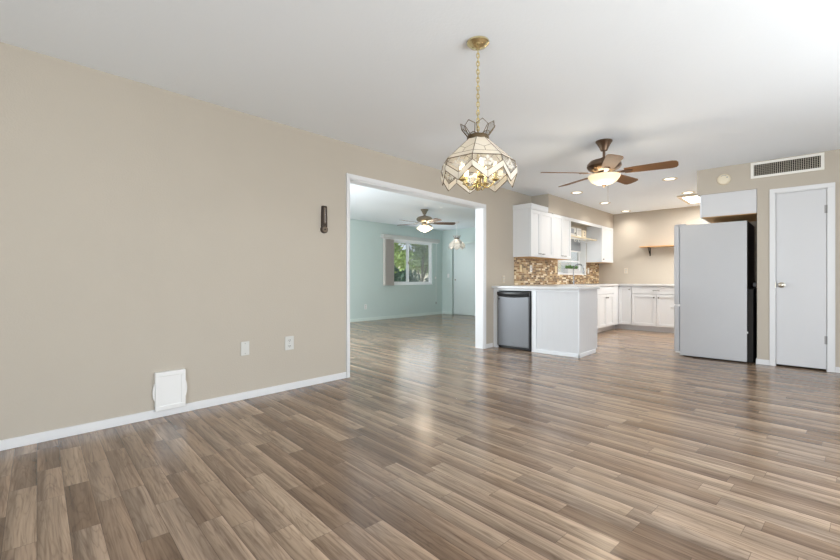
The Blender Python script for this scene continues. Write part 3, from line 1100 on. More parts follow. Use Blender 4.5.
# ------------------------------------------------------------------ wall shelf in the kitchen
t = thing('wall_shelf', (1.3, YK, 1.68), 'honey wood wall shelf on dark brackets above the kitchen counter', 'shelf')
MB().box(0.90, 2.1, YK - 0.22, YK - 0.001, 1.672, 1.694, 0.003).build('board', M['shelfwood'], t)
for bxp in (1.05, 1.9):
    m = MB()
    m.box(bxp - 0.012, bxp + 0.012, YK - 0.006, YK - 0.001, 1.50, 1.671)
    m.box(bxp - 0.012, bxp + 0.012, YK - 0.17, YK - 0.001, 1.665, 1.6715)
    m.tube([(bxp, YK - 0.006, 1.53), (bxp, YK - 0.07, 1.57), (bxp, YK - 0.14, 1.664)], 0.007, 8)
    m.build('bracket', M['darkmetal'], t)

# ------------------------------------------------------------------ tall refrigerator and the cabinet over it
FX0, FX1, FY0, FY1, FZ = 2.215, 2.93, 6.40, 7.2, 1.735
t = thing('refrigerator', (2.57, 6.8, 0), 'tall white refrigerator pulled partway out of its alcove, side on', 'refrigerator')
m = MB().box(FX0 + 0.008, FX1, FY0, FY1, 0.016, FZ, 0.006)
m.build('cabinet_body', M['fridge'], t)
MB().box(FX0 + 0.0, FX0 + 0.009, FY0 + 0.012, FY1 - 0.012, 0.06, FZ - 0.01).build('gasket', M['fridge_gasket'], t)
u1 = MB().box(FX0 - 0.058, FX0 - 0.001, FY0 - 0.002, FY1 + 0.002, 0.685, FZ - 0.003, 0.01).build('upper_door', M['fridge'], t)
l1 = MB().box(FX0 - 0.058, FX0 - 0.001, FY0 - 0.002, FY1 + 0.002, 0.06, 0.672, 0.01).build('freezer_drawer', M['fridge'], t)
MB().tube([(FX0 - 0.056, FY1 - 0.09, 0.82), (FX0 - 0.1, FY1 - 0.09, 0.84), (FX0 - 0.1, FY1 - 0.09, 1.5), (FX0 - 0.056, FY1 - 0.09, 1.52)], 0.014, 10).build('handle', M['fridge'], u1, smooth=True)
MB().tube([(FX0 - 0.056, FY0 + 0.02, 0.63), (FX0 - 0.095, FY0 + 0.03, 0.63), (FX0 - 0.095, FY1 - 0.03, 0.63), (FX0 - 0.056, FY1 - 0.02, 0.63)], 0.013, 10).build('handle', M['plastic'], l1, smooth=True)
MB().box(FX0 - 0.05, FX0 + 0.07, FY0 + 0.0, FY0 + 0.09, FZ - 0.002, FZ + 0.016, 0.005).build('hinge_cover', M['fridge'], t)
m = MB()
m.box(FX0 - 0.052, FX0 + 0.012, FY0 - 0.004, FY0 + 0.05, 0.6725, 0.6845, 0.002)
m.box(FX0 - 0.01, FX0 + 0.016, FY0 - 0.006, FY0 + 0.0, 0.66, 0.69, 0.002)
m.build('middle_hinge', M['plastic'], t)
MB().box(FX0 - 0.04, FX0 + 0.014, FY0 - 0.004, FY0 + 0.05, 0.045, 0.059, 0.003).build('bottom_hinge', M['plastic'], t)
m = MB().box(FX0 + 0.04, FX1 - 0.02, FY0 + 0.02, FY1 - 0.02, 0.006, 0.0155)
for px in (FX0 + 0.06, FX1 - 0.06):
    for py in (FY0 + 0.06, FY1 - 0.06):
        m.lathe([(0.02, 0), (0.02, 0.012)], (px, py, 0), n=12)
m.build('base_frame', M['black'], t)
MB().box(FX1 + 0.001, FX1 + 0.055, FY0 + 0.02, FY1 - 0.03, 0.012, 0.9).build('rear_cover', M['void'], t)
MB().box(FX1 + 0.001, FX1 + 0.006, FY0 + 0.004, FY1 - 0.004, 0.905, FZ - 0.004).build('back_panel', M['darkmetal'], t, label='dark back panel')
MB().box(FX1 - 0.001, FX1 + 0.01, FY0 + 0.004, FY0 + 0.02, 0.36, 0.385, 0.002).build('screw_tab', M['plastic'], t)

t = thing('over_refrigerator_cabinet', (2.7, 6.9, 1.815), 'white cabinet boxed in above the tall refrigerator', 'cabinet')
MB().box(2.462, 3.018, YV - 0.004, 7.325, 1.824, 2.112, 0.002).build('cabinet_body', M['door'], t)
MB().box(2.46, 3.018, YV + 0.012, 7.325, 1.818, 1.8245).build('underside', M['rawwood'], t, label='bare wood underside')
fn = face_nx(2.462)
for a, b in ((YV - 0.002, 6.885), (6.885, 7.325)):
    dd = shaker(fn, a, b, 1.815, 2.112, M['white'], t)
    knob((2.442, 6.885 + (0.045 if a > 6.8 else -0.045), 1.85), (-1, 0, 0), dd)
# power outlet with plug behind the refrigerator
t = thing('power_plug', (3.022, 6.54, 0.93), 'black plug in the wall behind the tall refrigerator', 'plug')
MB().box(2.975, 3.021, 6.50, 6.58, 0.925, 0.985, 0.008).build('plug_body', M['black'], t)
MB().tube([(3.0, 6.55, 0.94), (3.004, 6.56, 0.75), (3.006, 6.58, 0.4), (3.004, 6.6, 0.012)], 0.005, 6).build('cord', M['black'], t)

# ------------------------------------------------------------------ fittings on the vent wall
t = thing('air_vent', (3.28, YV, 2.335), 'white air return grille high on the wall above closet door', 'vent')
VX0, VX1, VZ0, VZ1 = 2.962, 3.607, 2.238, 2.43
m = MB()
m.box(VX0, VX1, YV - 0.012, YV - 0.0005, VZ0, VZ0 + 0.03, 0.003)
m.box(VX0, VX1, YV - 0.012, YV - 0.0005, VZ1 - 0.03, VZ1, 0.003)
m.box(VX0 + 0.0006, VX0 + 0.03, YV - 0.0115, YV - 0.0005, VZ0 + 0.029, VZ1 - 0.029)
m.box(VX1 - 0.03, VX1 - 0.0006, YV - 0.0115, YV - 0.0005, VZ0 + 0.029, VZ1 - 0.029)
m.build('frame', M['ventwhite'], t)
MB().box(VX0 + 0.02, VX1 - 0.02, YV - 0.0025, YV - 0.0006, VZ0 + 0.02, VZ1 - 0.02).build('duct_backing', M['void'], t)
m = MB()
n = 31
for i in range(n):
    xx = VX0 + 0.04 + i * (VX1 - VX0 - 0.08) / (n - 1)
    m.box(xx - 0.0026, xx + 0.0026, YV - 0.0105, YV - 0.004, VZ0 + 0.028, VZ1 - 0.028)
m.build('upright_louvres', M['nickel'], t)
m = MB()
for i in range(6):
    zz = VZ0 + 0.045 + i * (VZ1 - VZ0 - 0.09) / 5
    m.box(VX0 + 0.028, VX1 - 0.028, YV - 0.0045, YV - 0.0025, zz - 0.002, zz + 0.002)
m.build('cross_louvres', M['pewter'], t)

t = thing('smoke_detector', (2.697, YV, 2.278), 'round ivory smoke detector on wall left of the air vent', 'smoke detector')
MB().lathe([(0.07, 0), (0.07, 0.01), (0.066, 0.022), (0.055, 0.03), (0.03, 0.033), (0, 0.033)], (2.697, YV, 2.278), (0, -1, 0), 32).build('case', M['ivory'], t, smooth=True)
MB().lathe([(0.009, 0), (0.008, 0.004), (0, 0.004)], (2.733, YV - 0.029, 2.296), (0, -1, 0), 12).build('test_button', M['slotgrey'], t, smooth=True)
m = MB()
for k in range(5):
    a = rad(90 + (k - 2) * 14)
    m.box(2.697 + 0.05 * math.cos(a) - 0.003, 2.697 + 0.05 * math.cos(a) + 0.003, YV - 0.0325, YV - 0.028,
          2.278 + 0.045 * math.sin(a) - 0.006, 2.278 + 0.045 * math.sin(a) + 0.006)
m.build('sound_slots', M['slotgrey'], t)


# ------------------------------------------------------------------ wall plates
def plate(fr, a, b, label, cat, mat, kind, w=0.073, h=0.117, group=None):
    """kind: blank, outlet or toggle"""
    lo = MB()
    fr(lo, a - 0.001, a + 0.001, b - 0.001, b + 0.001, 0, 0.001)
    c = sum((v.co for v in lo.bm.verts), Vector()) / len(lo.bm.verts)
    lo.bm.free()
    t = thing({'blank': 'wall_plate', 'outlet': 'wall_outlet', 'toggle': 'light_switch'}[kind], c, label, cat, group)
    m = MB()
    fr(m, a - w / 2, a + w / 2, b - h / 2, b + h / 2, 0.0005, 0.0075, 0.003)
    m.build('cover_plate', mat, t)
    if kind == 'outlet':
        for s in (-1, 1):
            m = MB()
            fr(m, a - 0.017, a + 0.017, b + s * 0.026 - 0.0145, b + s * 0.026 + 0.0145, 0.007, 0.0092, 0.003)
            rc = m.build('receptacle', M['greyplate'], t)
            m = MB()
            fr(m, a - 0.009, a - 0.005, b + s * 0.026 - 0.004, b + s * 0.026 + 0.007, 0.009, 0.0098)
            fr(m, a + 0.005, a + 0.009, b + s * 0.026 - 0.004, b + s * 0.026 + 0.007, 0.009, 0.0098)
            fr(m, a - 0.003, a + 0.003, b + s * 0.026 - 0.012, b + s * 0.026 - 0.007, 0.009, 0.0098)
            m.build('slots', M['black'], rc)
    elif kind == 'toggle':
        m = MB()
        fr(m, a - 0.005, a + 0.005, b - 0.003, b + 0.012, 0.007, 0.017, 0.002)
        m.build('toggle', mat, t)
    for s in ((0,) if kind == 'outlet' else (-1, 1)):
        m = MB()
        fr(m, a - 0.003, a + 0.003, b + s * 0.042 - 0.003, b + s * 0.042 + 0.003, 0.007, 0.0085, 0.001)
        m.build('screw', M['slotgrey'], t)
    return t


fl = face_x(0.0)
plate(fl, 1.555, 0.432, 'blank grey wall plate low on the beige wall, left of the outlet', 'wall plate', M['greyplate'], 'blank')
plate(fl, 1.967, 0.432, 'grey double outlet low on the beige wall, nearest the wide opening', 'outlet', M['greyplate'], 'outlet', w=0.088, h=0.125)
plate(fl, 5.62, 1.02, 'beige outlet on the strip of wall just left of the mosaic backsplash', 'outlet', M['beigeplate'], 'outlet')
ft = face_x(0.008)
plate(ft, 6.13, 1.20, 'almond switch plate on the mosaic, leftmost of the plates there', 'switch', M['almond'], 'toggle')
plate(ft, 6.47, 1.20, 'white outlet with dark sockets on the mosaic below the wall cabinets', 'outlet', M['plastic'], 'outlet')
plate(ft, 7.41, 1.20, 'almond plate on the mosaic just left of the kitchen window', 'switch', M['almond'], 'toggle')
plate(ft, 8.95, 1.20, 'white plate on the mosaic just right of the kitchen window', 'outlet', M['plastic'], 'outlet')
plate(face_ny(YK), 0.58, 1.20, 'beige outlet on the plain kitchen wall below the wood shelf', 'outlet', M['beigeplate'], 'outlet')
plate(face_x(XT), 6.47, 0.345, 'white outlet low on the teal wall left of the window', 'outlet', M['plastic'], 'outlet')
plate(face_ny(YT), -4.2, 1.12, 'white light switch on the teal wall left of the closet door', 'switch', M['plastic'], 'toggle')

# ------------------------------------------------------------------ pet door and wall thermometer on the left wall
t = thing('pet_door', (0, 0.99, 0.05), 'white plastic pet door low on the beige wall above baseboard', 'pet door')
PY_0, PY_1, PZ0, PZ1 = 0.882, 1.084, 0.052, 0.336
m = MB()
m.box(0.0125, 0.034, PY_0, PY_1, PZ0, PZ0 + 0.034, 0.004)
m.box(0.0005, 0.034, PY_0, PY_1, PZ1 - 0.034, PZ1, 0.004)
m.box(0.0005, 0.033, PY_0 + 0.0008, PY_0 + 0.03, PZ0 + 0.033, PZ1 - 0.033)
m.box(0.0005, 0.033, PY_1 - 0.03, PY_1 - 0.0008, PZ0 + 0.033, PZ1 - 0.033)
m.build('frame', M['plastic'], t)
MB().box(0.003, 0.027, PY_0 + 0.026, PY_1 - 0.026, PZ0 + 0.028, PZ1 - 0.028, 0.004).build('flap', M['plastic'], t)
for s, yy in ((-1, PY_0), (1, PY_1)):
    m = MB()
    pts = []
    for i in range(13):
        a = PI * i / 12
        pts.append((0.012, yy + s * 0.013 * math.sin(a) ** 0.6, 0.125 + (0.13 * i / 12)))
    m.sheet([(p[0], p[1], p[2]) for p in pts], 0.022)
    m.build('side_lug', M['plastic'], t)

t = thing('wall_thermometer', (0, 2.345, 1.61), 'dark wooden wall thermometer hung on beige wall beside wide opening', 'thermometer')
m = MB()
z0, z1 = 1.478, 1.745
yc = 2.338
prof = [(-0.026, z1 - 0.006), (-0.022, z1), (0.022, z1), (0.026, z1 - 0.006)]
right = [(0.030, 1.56), (0.031, 1.545)]
arc = [(0.037 * math.cos(a), 1.512 + 0.037 * math.sin(a)) for a in [rad(45 - i * 15) for i in range(19)]]
left = [(-0.031, 1.545), (-0.030, 1.56)]
outl = prof + right + arc + left
m.sheet([(0.0125, yc + p[0], p[1]) for p in outl], 0.022)
m.build('carved_back', M['carved'], t)
m = MB().box(0.022, 0.029, yc - 0.0125, yc + 0.0125, 1.572, 1.728, 0.003)
m.build('scale_plate', M['dial'], t)
MB().tube([(0.031, yc, 1.58), (0.031, yc, 1.715)], 0.0028, 8).build('glass_tube', M['chrome'], t, smooth=True)
m = MB().lathe([(0.029, 0), (0.029, 0.006), (0.025, 0.009), (0.022, 0.006), (0, 0.006)], (0.0235, yc, 1.512), (1, 0, 0), 24)
dl = m.build('dial', M['dial'], t, smooth=True)
MB().lathe([(0.009, 0), (0.008, 0.004), (0, 0.005)], (0.0295, yc, 1.512), (1, 0, 0), 14).build('dial_hub', M['carved'], dl, smooth=True)
m = MB()
m.box(0.022, 0.027, yc - 0.022, yc - 0.0155, 1.57, 1.735, 0.002)
m.box(0.022, 0.027, yc + 0.0155, yc + 0.022, 1.57, 1.735, 0.002)
m.box(0.022, 0.028, yc - 0.026, yc + 0.026, 1.553, 1.564, 0.002)
m.box(0.022, 0.028, yc - 0.022, yc + 0.022, 1.73, 1.74, 0.002)
m.build('carved_beading', M['carved'], t)


# ------------------------------------------------------------------ ceiling fixtures
def downlight(x, y, label):
    t = thing('recessed_light', (x, y, H), label, 'ceiling light', 'round recessed ceiling lights')
    MB().lathe([(0.062, -0.001), (0.075, -0.006), (0.096, -0.007), (0.098, -0.001)], (x, y, H), n=32, close=False).build('trim_ring', M['ringtrim'], t, smooth=True)
    MB().lathe([(0.0, -0.0015), (0.064, -0.0015), (0.064, -0.003), (0, -0.004)], (x, y, H), n=28).build('lens', M['downlight'], t, smooth=True)
    lamp('downlight_beam', 'SPOT', (x, y, H - 0.02), 24, (1.0, 0.93, 0.85), (0, 0, 0), spot_size=rad(150), spot_blend=1.0, shadow_soft_size=0.06)


downlight(0.70, 6.72, 'recessed ceiling light near the soffit, first in front of the wall cabinets')
downlight(0.69, 8.00, 'recessed ceiling light near the soffit, out from the kitchen window')
downlight(0.66, 9.28, 'recessed ceiling light near the soffit, in the far kitchen corner')
downlight(2.04, 6.71, 'recessed ceiling light just right of the near ceiling fan blade')
downlight(2.02, 7.98, 'recessed ceiling light in front of the square light panel')

t = thing('ceiling_light_panel', (2.27, 8.62, H), 'rectangular lit ceiling panel in white frame over the kitchen', 'ceiling light')
m = MB()
LX0, LX1, LY0, LY1 = 1.82, 2.72, 8.17, 9.07
for a in ((LX0, LX1, LY0, LY0 + 0.05), (LX0, LX1, LY1 - 0.05, LY1), (LX0, LX0 + 0.05, LY0 + 0.0505, LY1 - 0.0505), (LX1 - 0.05, LX1, LY0 + 0.0505, LY1 - 0.0505)):
    m.box(a[0], a[1], a[2], a[3], H - 0.03, H - 0.0005, 0.006)
m.build('frame', M['ringtrim'], t)
MB().box(LX0 + 0.045, LX1 - 0.045, LY0 + 0.045, LY1 - 0.045, H - 0.02, H - 0.002).build('diffuser', M['diffuser'], t)


lamp('panel_light', 'AREA', (2.27, 8.62, H - 0.035), 65, (1.0, 0.97, 0.92), (0, 0, 0), shape='SQUARE', size=0.8)


def chain(x, y, z0, z1, mat, parent, ll=0.034):
    m = MB()
    n = int(round((z1 - z0) / (ll * 0.72)))
    st = (z1 - z0) / n
    for i in range(n):
        zc = z0 + (i + 0.5) * st
        pts = []
        for k in range(14):
            a = 2 * PI * k / 14
            u_ = 0.0085 * math.cos(a)
            w_ = ll / 2 * math.sin(a)
            if i % 2:
                pts.append((x + u_ * 0.707, y + u_ * 0.707, zc + w_))
            else:
                pts.append((x - u_ * 0.707, y + u_ * 0.707, zc + w_))
        m.tube(pts, 0.0028, 6, cyc=True)
    m.tube([(x + 0.004, y, z0), (x - 0.003, y + 0.003, (z0 + z1) / 2), (x + 0.003, y, z1)], 0.002, 5)
    return m.build('chain', mat, parent, smooth=True)


def pendant(x, y, drop, label, phase, glassy=True, scale=1.0):
    """stained glass pendant; drop = height of the shade ring"""
    t = thing('chandelier' if glassy else 'pendant_lamp', (x, y, H), label, 'chandelier' if glassy else 'pendant lamp')
    P = lambda r, a, z: (x + r * scale * math.cos(a), y + r * scale * math.sin(a), drop + (z - 1.88) * scale)
    met = M['brass'] if glassy else M['plastic']
    came = M['came']
    MB().lathe([(0.0, -0.045), (0.012, -0.045), (0.016, -0.04), (0.03, -0.034), (0.05, -0.026), (0.058, -0.014), (0.066, -0.01), (0.066, -0.0005)],
               (x, y, H), n=32).build('canopy', met, t, smooth=True)
    if glassy:
        chain(x, y, drop + 0.02 * scale, H - 0.045, M['brass'], t)
    else:
        MB().tube([(x, y, drop), (x, y, H - 0.04)], 0.006, 8).build('cord', M['plastic'], t)
    # crown ring
    MB().lathe([(0.052 * scale, -0.014), (0.064 * scale, -0.014), (0.067 * scale, 0), (0.064 * scale, 0.012), (0.05 * scale, 0.012), (0.0, 0.006)],
               (x, y, drop), n=32).build('crown_ring', M['came'], t, smooth=True)
    NP = 8
    A = [phase + 2 * PI * k / NP for k in range(NP)]
    ha = PI / NP
    cr = 0.0024 * max(scale, 0.9)
    for a in A:                                     # crown petals
        b = a + ha
        pts = [P(0.060, b - 0.22, 1.888), P(0.098, b - 0.36, 1.938), P(0.106, b, 1.960), P(0.098, b + 0.36, 1.938), P(0.060, b + 0.22, 1.888)]
        pt = MB().sheet(pts, 0.002).build('crown_petal', M['crownglass'] if glassy else M['shellglass'], t)
        MB().tube(pts, cr, 6, cyc=True).build('petal_edge', came, pt)
    RS, ZS = 0.216, 1.728
    mid = lambda p, q, f=0.5: tuple(p[i] + (q[i] - p[i]) * f for i in range(3))
    cm = MB()
    for k in range(NP):
        a, b = A[k], A[k] + 2 * ha
        R0, R1 = P(0.06, a, 1.872), P(0.06, b, 1.872)
        S0, S1 = P(RS, a, ZS), P(RS, b, ZS)
        B0, B1 = mid(R0, S0, 0.8), mid(R1, S1, 0.8)
        MB().sheet([R0, R1, B1, B0], 0.003).build('upper_panel', M['creamglass'] if glassy else M['shellglass'], t)
        MB().sheet([B0, B1, S1, S0], 0.003).build('shoulder_band', M['creamglass'] if glassy else M['shellglass'], t)
        cm.tube([R0, S0], cr, 6)
        cm.tube([S0, S1], cr, 6)
        cm.tube([B0, B1], cr, 6)
        Y0, Y1 = mid(R0, S0, 0.42), mid(R1, S1, 0.42)
        ym = mid(mid(R0, R1), mid(S0, S1), 0.58)
        cm.tube([Y0, ym, Y1], cr * 0.9, 6)
        cm.tube([ym, mid(B0, B1)], cr * 0.9, 6)
        # skirt
        V0, V1 = P(0.226, a, 1.694), P(0.226, b, 1.694)
        W0, W1 = P(0.229, a, 1.658), P(0.229, b, 1.658)
        ap = math.cos(ha)
        Mv, Mw = P(0.229 * ap, a + ha, 1.636), P(0.231 * ap, a + ha, 1.593)
        pan = MB().sheet([S0, S1, V1, Mv, V0], 0.003).build('skirt_panel', M['bevelglass'] if glassy else M['shellglass'], t)
        MB().sheet([V0, Mv, Mw, W0], 0.003).sheet([Mv, V1, W1, Mw], 0.003).build('chevron_band', M['creamglass'] if glassy else M['shellglass'], t)
        cm.tube([S0, W0], cr, 6)
        cm.tube([V0, Mv, V1], cr, 6)
        cm.tube([W0, Mw, W1], cr, 6)
        cm.tube([Mv, Mw], cr * 0.8, 6)
        # flower in the clear panel
        if glassy:
            n_ = Vector((math.cos(a + ha), math.sin(a + ha), 0.08)).normalized()
            sd = Vector((-math.sin(a + ha), math.cos(a + ha), 0))
            upv = n_.cross(sd)
            if upv.z < 0:
                upv = -upv
            cc = Vector(P(0.2205 * ap, a + ha, 1.69)) + n_ * 0.004
            fm = MB()
            for j in range(5):
                aa = rad(90 + 72 * j)
                dd_ = sd * math.cos(aa) + upv * math.sin(aa)
                ee = sd * -math.sin(aa) + upv * math.cos(aa)
                fm.sheet([cc + dd_ * 0.006, cc + dd_ * 0.02 + ee * 0.011, cc + dd_ * 0.034, cc + dd_ * 0.02 - ee * 0.011], 0.004)
            for sg in (-1, 1):
                l0 = cc - upv * 0.012
                l1 = cc + sd * sg * 0.052 - upv * 0.002
                ee = upv * 0.009
                fm.sheet([l0 + sd * sg * 0.016, (l0 + l1) / 2 + ee, l1 + sd * sg * 0.004, (l0 + l1) / 2 - ee], 0.004)
            fm.build('glass_flower', M['etch'], pan)
    cm.build('came', came, t)
    # lit candle cluster
    zc = drop - 0.285 * scale
    if glassy:
        hub = MB().lathe([(0, -0.03), (0.01, -0.028), (0.02, -0.012), (0.012, 0.0), (0.03, 0.012), (0.018, 0.026), (0.01, 0.04), (0.007, 0.07), (0.007, 0.28)],
                         (x, y, zc), n=20).build('stem', M['brass'], t, smooth=True)
        for k in range(5):
            a = phase + 0.3 + 2 * PI * k / 5
            pts = []
            for i in range(9):
                f = i / 8
                pts.append((x + math.cos(a) * (0.018 + 0.085 * f), y + math.sin(a) * (0.018 + 0.085 * f), zc + 0.008 - 0.03 * math.sin(PI * f) + 0.02 * f))
            ar = MB().tube(pts, 0.0055, 8).build('arm', M['brass'], t, smooth=True)
            px, py = x + math.cos(a) * 0.103, y + math.sin(a) * 0.103
            MB().lathe([(0.006, 0.02), (0.024, 0.03), (0.02, 0.036), (0.011, 0.036), (0.011, 0.075), (0, 0.075)], (px, py, zc), n=16).build('candle_cup', M['brass'], ar, smooth=True)
            MB().lathe([(0.008, 0.075), (0.0165, 0.092), (0.014, 0.112), (0.005, 0.135), (0, 0.14)], (px, py, zc), n=14).build('bulb', M['bulb'], ar, smooth=True)
            lamp('candle_glow', 'POINT', (px, py, zc + 0.11), 1.0, (1.0, 0.88, 0.72), shadow_soft_size=0.015)
    else:
        MB().lathe([(0.018, 0.0), (0.018, 0.2)], (x, y, drop - 0.2), n=14).build('socket', M['brass'], t)
        MB().lathe([(0, -0.05), (0.02, -0.042), (0.03, -0.02), (0.024, 0.01), (0.014, 0.035)], (x, y, drop - 0.2), n=16).build('bulb', M['bulb'], t, smooth=True)
        lamp('pendant_glow', 'POINT', (x, y, drop - 0.21), 8, (1.0, 0.86, 0.68), shadow_soft_size=0.04)
    return t


view_ang = math.atan2(0 - 2.047, 3.53 - 2.068)
pendant(2.068, 2.047, 1.865, 'brass and clear cut glass chandelier hanging on a long chain in the near room', view_ang - rad(8.0), True)
pendant(-2.93, 8.15, 2.03, 'white glass pendant lamp hanging by the teal closet door', 0.3, False, 0.95)


def fan(x, y, label, base_deg, metal, wood, zb, R, bowl):
    t = thing('ceiling_fan', (x, y, H), label, 'ceiling fan')
    MB().lathe([(0.02, -0.105), (0.032, -0.1), (0.045, -0.07), (0.072, -0.02), (0.08, -0.012), (0.08, -0.0005)], (x, y, H), n=32).build('canopy', metal, t, smooth=True)
    zt = zb + 0.15
    MB().tube([(x, y, zt - 0.01), (x, y, H - 0.09)], 0.013, 14).build('downrod', metal, t, smooth=True)
    MB().lathe([(0.0, 0.15), (0.03, 0.15), (0.04, 0.138), (0.075, 0.132), (0.135, 0.115), (0.162, 0.085), (0.166, 0.06), (0.15, 0.035), (0.115, 0.018), (0.09, 0.008), (0.06, 0.0), (0, 0.0)],
               (x, y, zb), n=40).build('motor_housing', metal, t, smooth=True)
    for k in range(5):
        a = rad(base_deg + 72 * k)
        ca, sa = math.cos(a), math.sin(a)
        pit = rad(-13)

        def pt(r, w, h):
            # r outwards, w across (pitched), h up
            ww, hh = w * math.cos(pit) - h * math.sin(pit), w * math.sin(pit) + h * math.cos(pit)
            return Vector((x + ca * r - sa * ww, y + sa * r + ca * ww, zb - 0.008 + hh))
        th = 0.006
        r0 = 0.19
        outl = [(r0, -0.052), (r0 + 0.12, -0.062), (R - 0.05, -0.074), (R - 0.015, -0.062), (R, -0.03), (R, 0.03), (R - 0.015, 0.062), (R - 0.05, 0.074), (r0 + 0.12, 0.062), (r0, 0.052)]
        m = MB()
        n_ = len(outl)
        P_ = [pt(r, w, th / 2) for r, w in outl] + [pt(r, w, -th / 2) for r, w in outl]
        m.poly(P_, [list(range(n_)), list(range(2 * n_ - 1, n_ - 1, -1))] + [[i, i + n_, (i + 1) % n_ + n_, (i + 1) % n_] for i in range(n_)])
        bl = m.build('blade', wood, t)
        # UV-free grain runs along each blade: the material reads object space, so turn the blade into its own frame
        m = MB()
        ir = [(0.085, -0.018), (0.15, -0.012), (0.2, -0.03), (0.245, -0.02), (0.262, 0.0), (0.245, 0.02), (0.2, 0.03), (0.15, 0.012), (0.085, 0.018)]
        n2 = len(ir)
        P_ = [pt(r, w, -th / 2 - 0.001) for r, w in ir] + [pt(r, w, -th / 2 - 0.007) for r, w in ir]
        m.poly(P_, [list(range(n2)), list(range(2 * n2 - 1, n2 - 1, -1))] + [[i, i + n2, (i + 1) % n2 + n2, (i + 1) % n2] for i in range(n2)])
        for rr_, wv in ((0.205, -0.018), (0.205, 0.018), (0.245, 0.0)):
            p = pt(rr_, wv, -th / 2 - 0.006)
            m.lathe([(0.005, 0), (0.004, -0.003), (0, -0.003)], p, n=8)
        m.build('blade_arm', metal, bl)
    if bowl:
        MB().lathe([(0.06, 0.0), (0.066, -0.012), (0.06, -0.02), (0.05, -0.026), (0.02, -0.03), (0, -0.03)], (x, y, zb - 0.004), n=32).build('light_fitter', metal, t, smooth=True)
        MB().lathe([(0.150, -0.032), (0.155, -0.038), (0.149, -0.058), (0.122, -0.092), (0.08, -0.116), (0.04, -0.127), (0, -0.129)], (x, y, zb), n=40, close=False).build('light_bowl', M['bowl'], t, smooth=True)
        MB().lathe([(0.022, -0.125), (0.02, -0.136), (0.011, -0.145), (0.008, -0.153), (0, -0.157)], (x, y, zb), n=16).build('finial', metal, t, smooth=True)
        MB().tube([(x + 0.05, y - 0.03, zb - 0.13), (x + 0.05, y - 0.03, zb - 0.34)], 0.0014, 5).build('pull_chain', M['pewter'], t)
        lamp('fan_bowl_glow', 'POINT', (x, y, zb - 0.21), 7, (1.0, 0.86, 0.66), shadow_soft_size=0.11)
        lamp('fan_bowl_uplight', 'POINT', (x, y, zb - 0.085), 3.5, (1.0, 0.94, 0.84), shadow_soft_size=0.09)
    else:
        MB().lathe([(0.05, 0.0), (0.06, -0.02), (0.05, -0.05), (0.02, -0.06), (0, -0.06)], (x, y, zb), n=28).build('light_fitter', metal, t, smooth=True)
        for k in range(4):
            a = rad(base_deg + 20 + 90 * k)
            ax = Vector((math.cos(a) * 0.5, math.sin(a) * 0.5, -0.8)).normalized()
            st = Vector((x, y, zb - 0.04)) + Vector((math.cos(a), math.sin(a), 0)) * 0.045
            arm = MB().tube([st, st + ax * 0.03], 0.012, 10).build('lamp_arm', metal, t)
            MB().lathe([(0.02, 0), (0.028, 0.012), (0.036, 0.04), (0.05, 0.075), (0.068, 0.1), (0.064, 0.1), (0.046, 0.074), (0.03, 0.038), (0.0, 0.014)],
                       st + ax * 0.024, ax, 20, close=False).build('glass_shade', M['bell'], arm, smooth=True)
        MB().tube([(x, y, zb - 0.06), (x, y, zb - 0.3)], 0.0014, 5).build('pull_chain', M['pewter'], t)
        lamp('fan_cluster_glow', 'POINT', (x, y, zb - 0.17), 14, (1.0, 0.86, 0.66), shadow_soft_size=0.08)
    return t


fan(1.958, 4.405, 'bronze ceiling fan with brown blades and lit bowl over near room', 10, M['bronze'], M['bladewood'], 2.118, 0.65, True)
fan(-2.246, 6.231, 'pewter ceiling fan with bell light shades in the teal side room', -165, M['pewter'], M['darkblade'], 2.17, 0.64, False)

# ------------------------------------------------------------------ vertical blind at the side room window
t = thing('vertical_blind', (XT, 8.0, 2.1), 'grey vertical blind stacked left of the teal room window', 'blind')
MB().box(XT + 0.002, XT + 0.11, 6.96, 9.12, 2.062, 2.158, 0.006).build('valance', M['valance'], t)
MB().box(XT + 0.04, XT + 0.075, 6.99, 9.09, 2.04, 2.0615).build('head_rail', M['plastic'], t)
for k in range(10):
    yy = 7.03 + k * 0.033
    MB().box(XT + 0.014, XT + 0.1, yy - 0.0012, yy + 0.0012, 0.86, 2.04).build('vane', M['vane'], t)
MB().tube([(XT + 0.05, 9.04, 2.045), (XT + 0.03, 9.045, 1.2), (XT + 0.03, 9.045, 0.36)], 0.004, 6).build('pull_cord', M['plastic'], t)
MB().lathe([(0.006, 0.06), (0.015, 0.045), (0.018, 0.0), (0, 0.0)], (XT + 0.03, 9.045, 0.31), n=14).build('cord_weight', M['slotgrey'], t, smooth=True)
MB().box(XT + 0.001, XT + 0.02, 9.02, 9.07, 1.03, 1.09, 0.003).build('cord_cleat', M['plastic'], t)

# ------------------------------------------------------------------ garden outside
struct(MB().box(-24, 22, -20, 32, -0.3, -0.13).build('ground', M['gravel']))
struct(MB().box(-14.2, -14.0, 2, 30, -0.13, 1.75).build('garden_wall', M['stucco']))


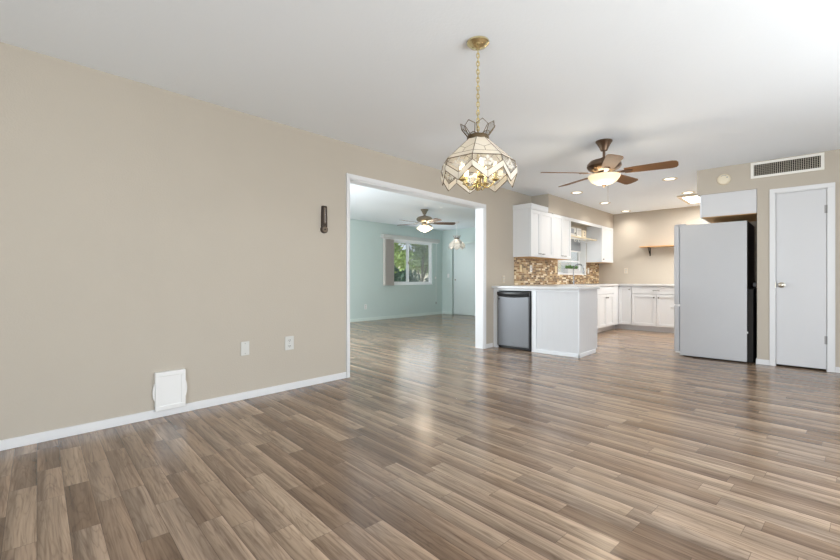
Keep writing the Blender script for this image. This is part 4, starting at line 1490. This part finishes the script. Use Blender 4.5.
def shrub(name, x, y, h, r, mat, label, cat, seed, trunk=0.0, nleaf=900, size=0.085, group=None):
    rn = random.Random(seed)
    t = thing(name, (x, y, -0.13), label, cat, group)
    m = MB()
    m.tube([(x, y, -0.13), (x + 0.03, y, trunk * 0.5 + 0.1), (x, y + 0.04, trunk + h * 0.35)], [0.07, 0.055, 0.03] if trunk > 0.3 else [0.03, 0.025, 0.015], 8)
    for k in range(7):
        a = rn.uniform(0, 2 * PI)
        m.tube([(x, y, max(trunk * 0.8, 0.05)), (x + math.cos(a) * r * 0.35, y + math.sin(a) * r * 0.35, trunk + h * 0.35),
                (x + math.cos(a) * r * 0.7, y + math.sin(a) * r * 0.7, trunk + h * 0.6)], [0.025, 0.018, 0.008], 6)
    m.build('trunk' if trunk > 0.3 else 'stem', M['bark'], t)
    m = MB()
    blobs = [(rn.uniform(-0.6, 0.6) * r, rn.uniform(-0.6, 0.6) * r, trunk + h * rn.uniform(0.2, 0.85), r * rn.uniform(0.35, 0.6)) for _ in range(14)]
    for i in range(nleaf):
        bx, by, bz, br = rn.choice(blobs)
        v = Vector((rn.gauss(0, 1), rn.gauss(0, 1), rn.gauss(0, 1))).normalized()
        p = Vector((x + bx, y + by, bz)) + v * br * rn.uniform(0.6, 1.0)
        if p.z < 0.0:
            p.z = abs(p.z)
        dr_ = Vector((rn.gauss(0, 1), rn.gauss(0, 1), rn.gauss(0, 0.7))).normalized()
        sd_ = dr_.orthogonal().normalized()
        s_ = size * rn.uniform(0.6, 1.3)
        m.poly([p - dr_ * s_, p + sd_ * s_ * 0.45, p + dr_ * s_, p - sd_ * s_ * 0.45], [[0, 1, 2], [0, 2, 3]])
    m.build('foliage', mat, t)
    return t


for i, (sx, sy, h, r, ma, lab) in enumerate((
        (-6.7, 9.4, 1.5, 0.52, 'leafdark', 'dark green shrub outside, at the left edge of the window'),
        (-7.0, 10.35, 1.5, 0.52, 'leafdark', 'dark green shrub outside, behind the open window sash'),
        (-6.6, 11.3, 1.05, 0.52, 'leafdark', 'dark green shrub outside, behind the screened window half'),
        (-7.3, 12.45, 1.2, 0.52, 'leafmid', 'mid green shrub outside, at the right end of the window'))):
    shrub('garden_shrub', sx, sy, h, r, M[ma], lab, 'shrub', 20 + i, nleaf=1500, group='garden shrubs outside the window')
for i, (sx, sy, h, r, tk, ma, lab) in enumerate((
        (-9.2, 11.5, 3.0, 1.1, 0.8, 'leaflight', 'yellow green tree outside, left of the window mullion'),
        (-9.8, 14.2, 3.0, 1.15, 1.0, 'leaflight', 'yellow green tree outside, seen through the window screen'),
        (-11.3, 16.9, 2.8, 1.2, 1.1, 'leaflight', 'yellow green tree outside, at the far right of window'),
        (-12.2, 12.9, 3.6, 1.15, 0.9, 'leafmid', 'tall green tree outside, furthest behind the window'))):
    shrub('garden_tree', sx, sy, h, r, M[ma], lab, 'tree', 40 + i, trunk=tk, nleaf=2600, size=0.13, group='garden trees outside the window')
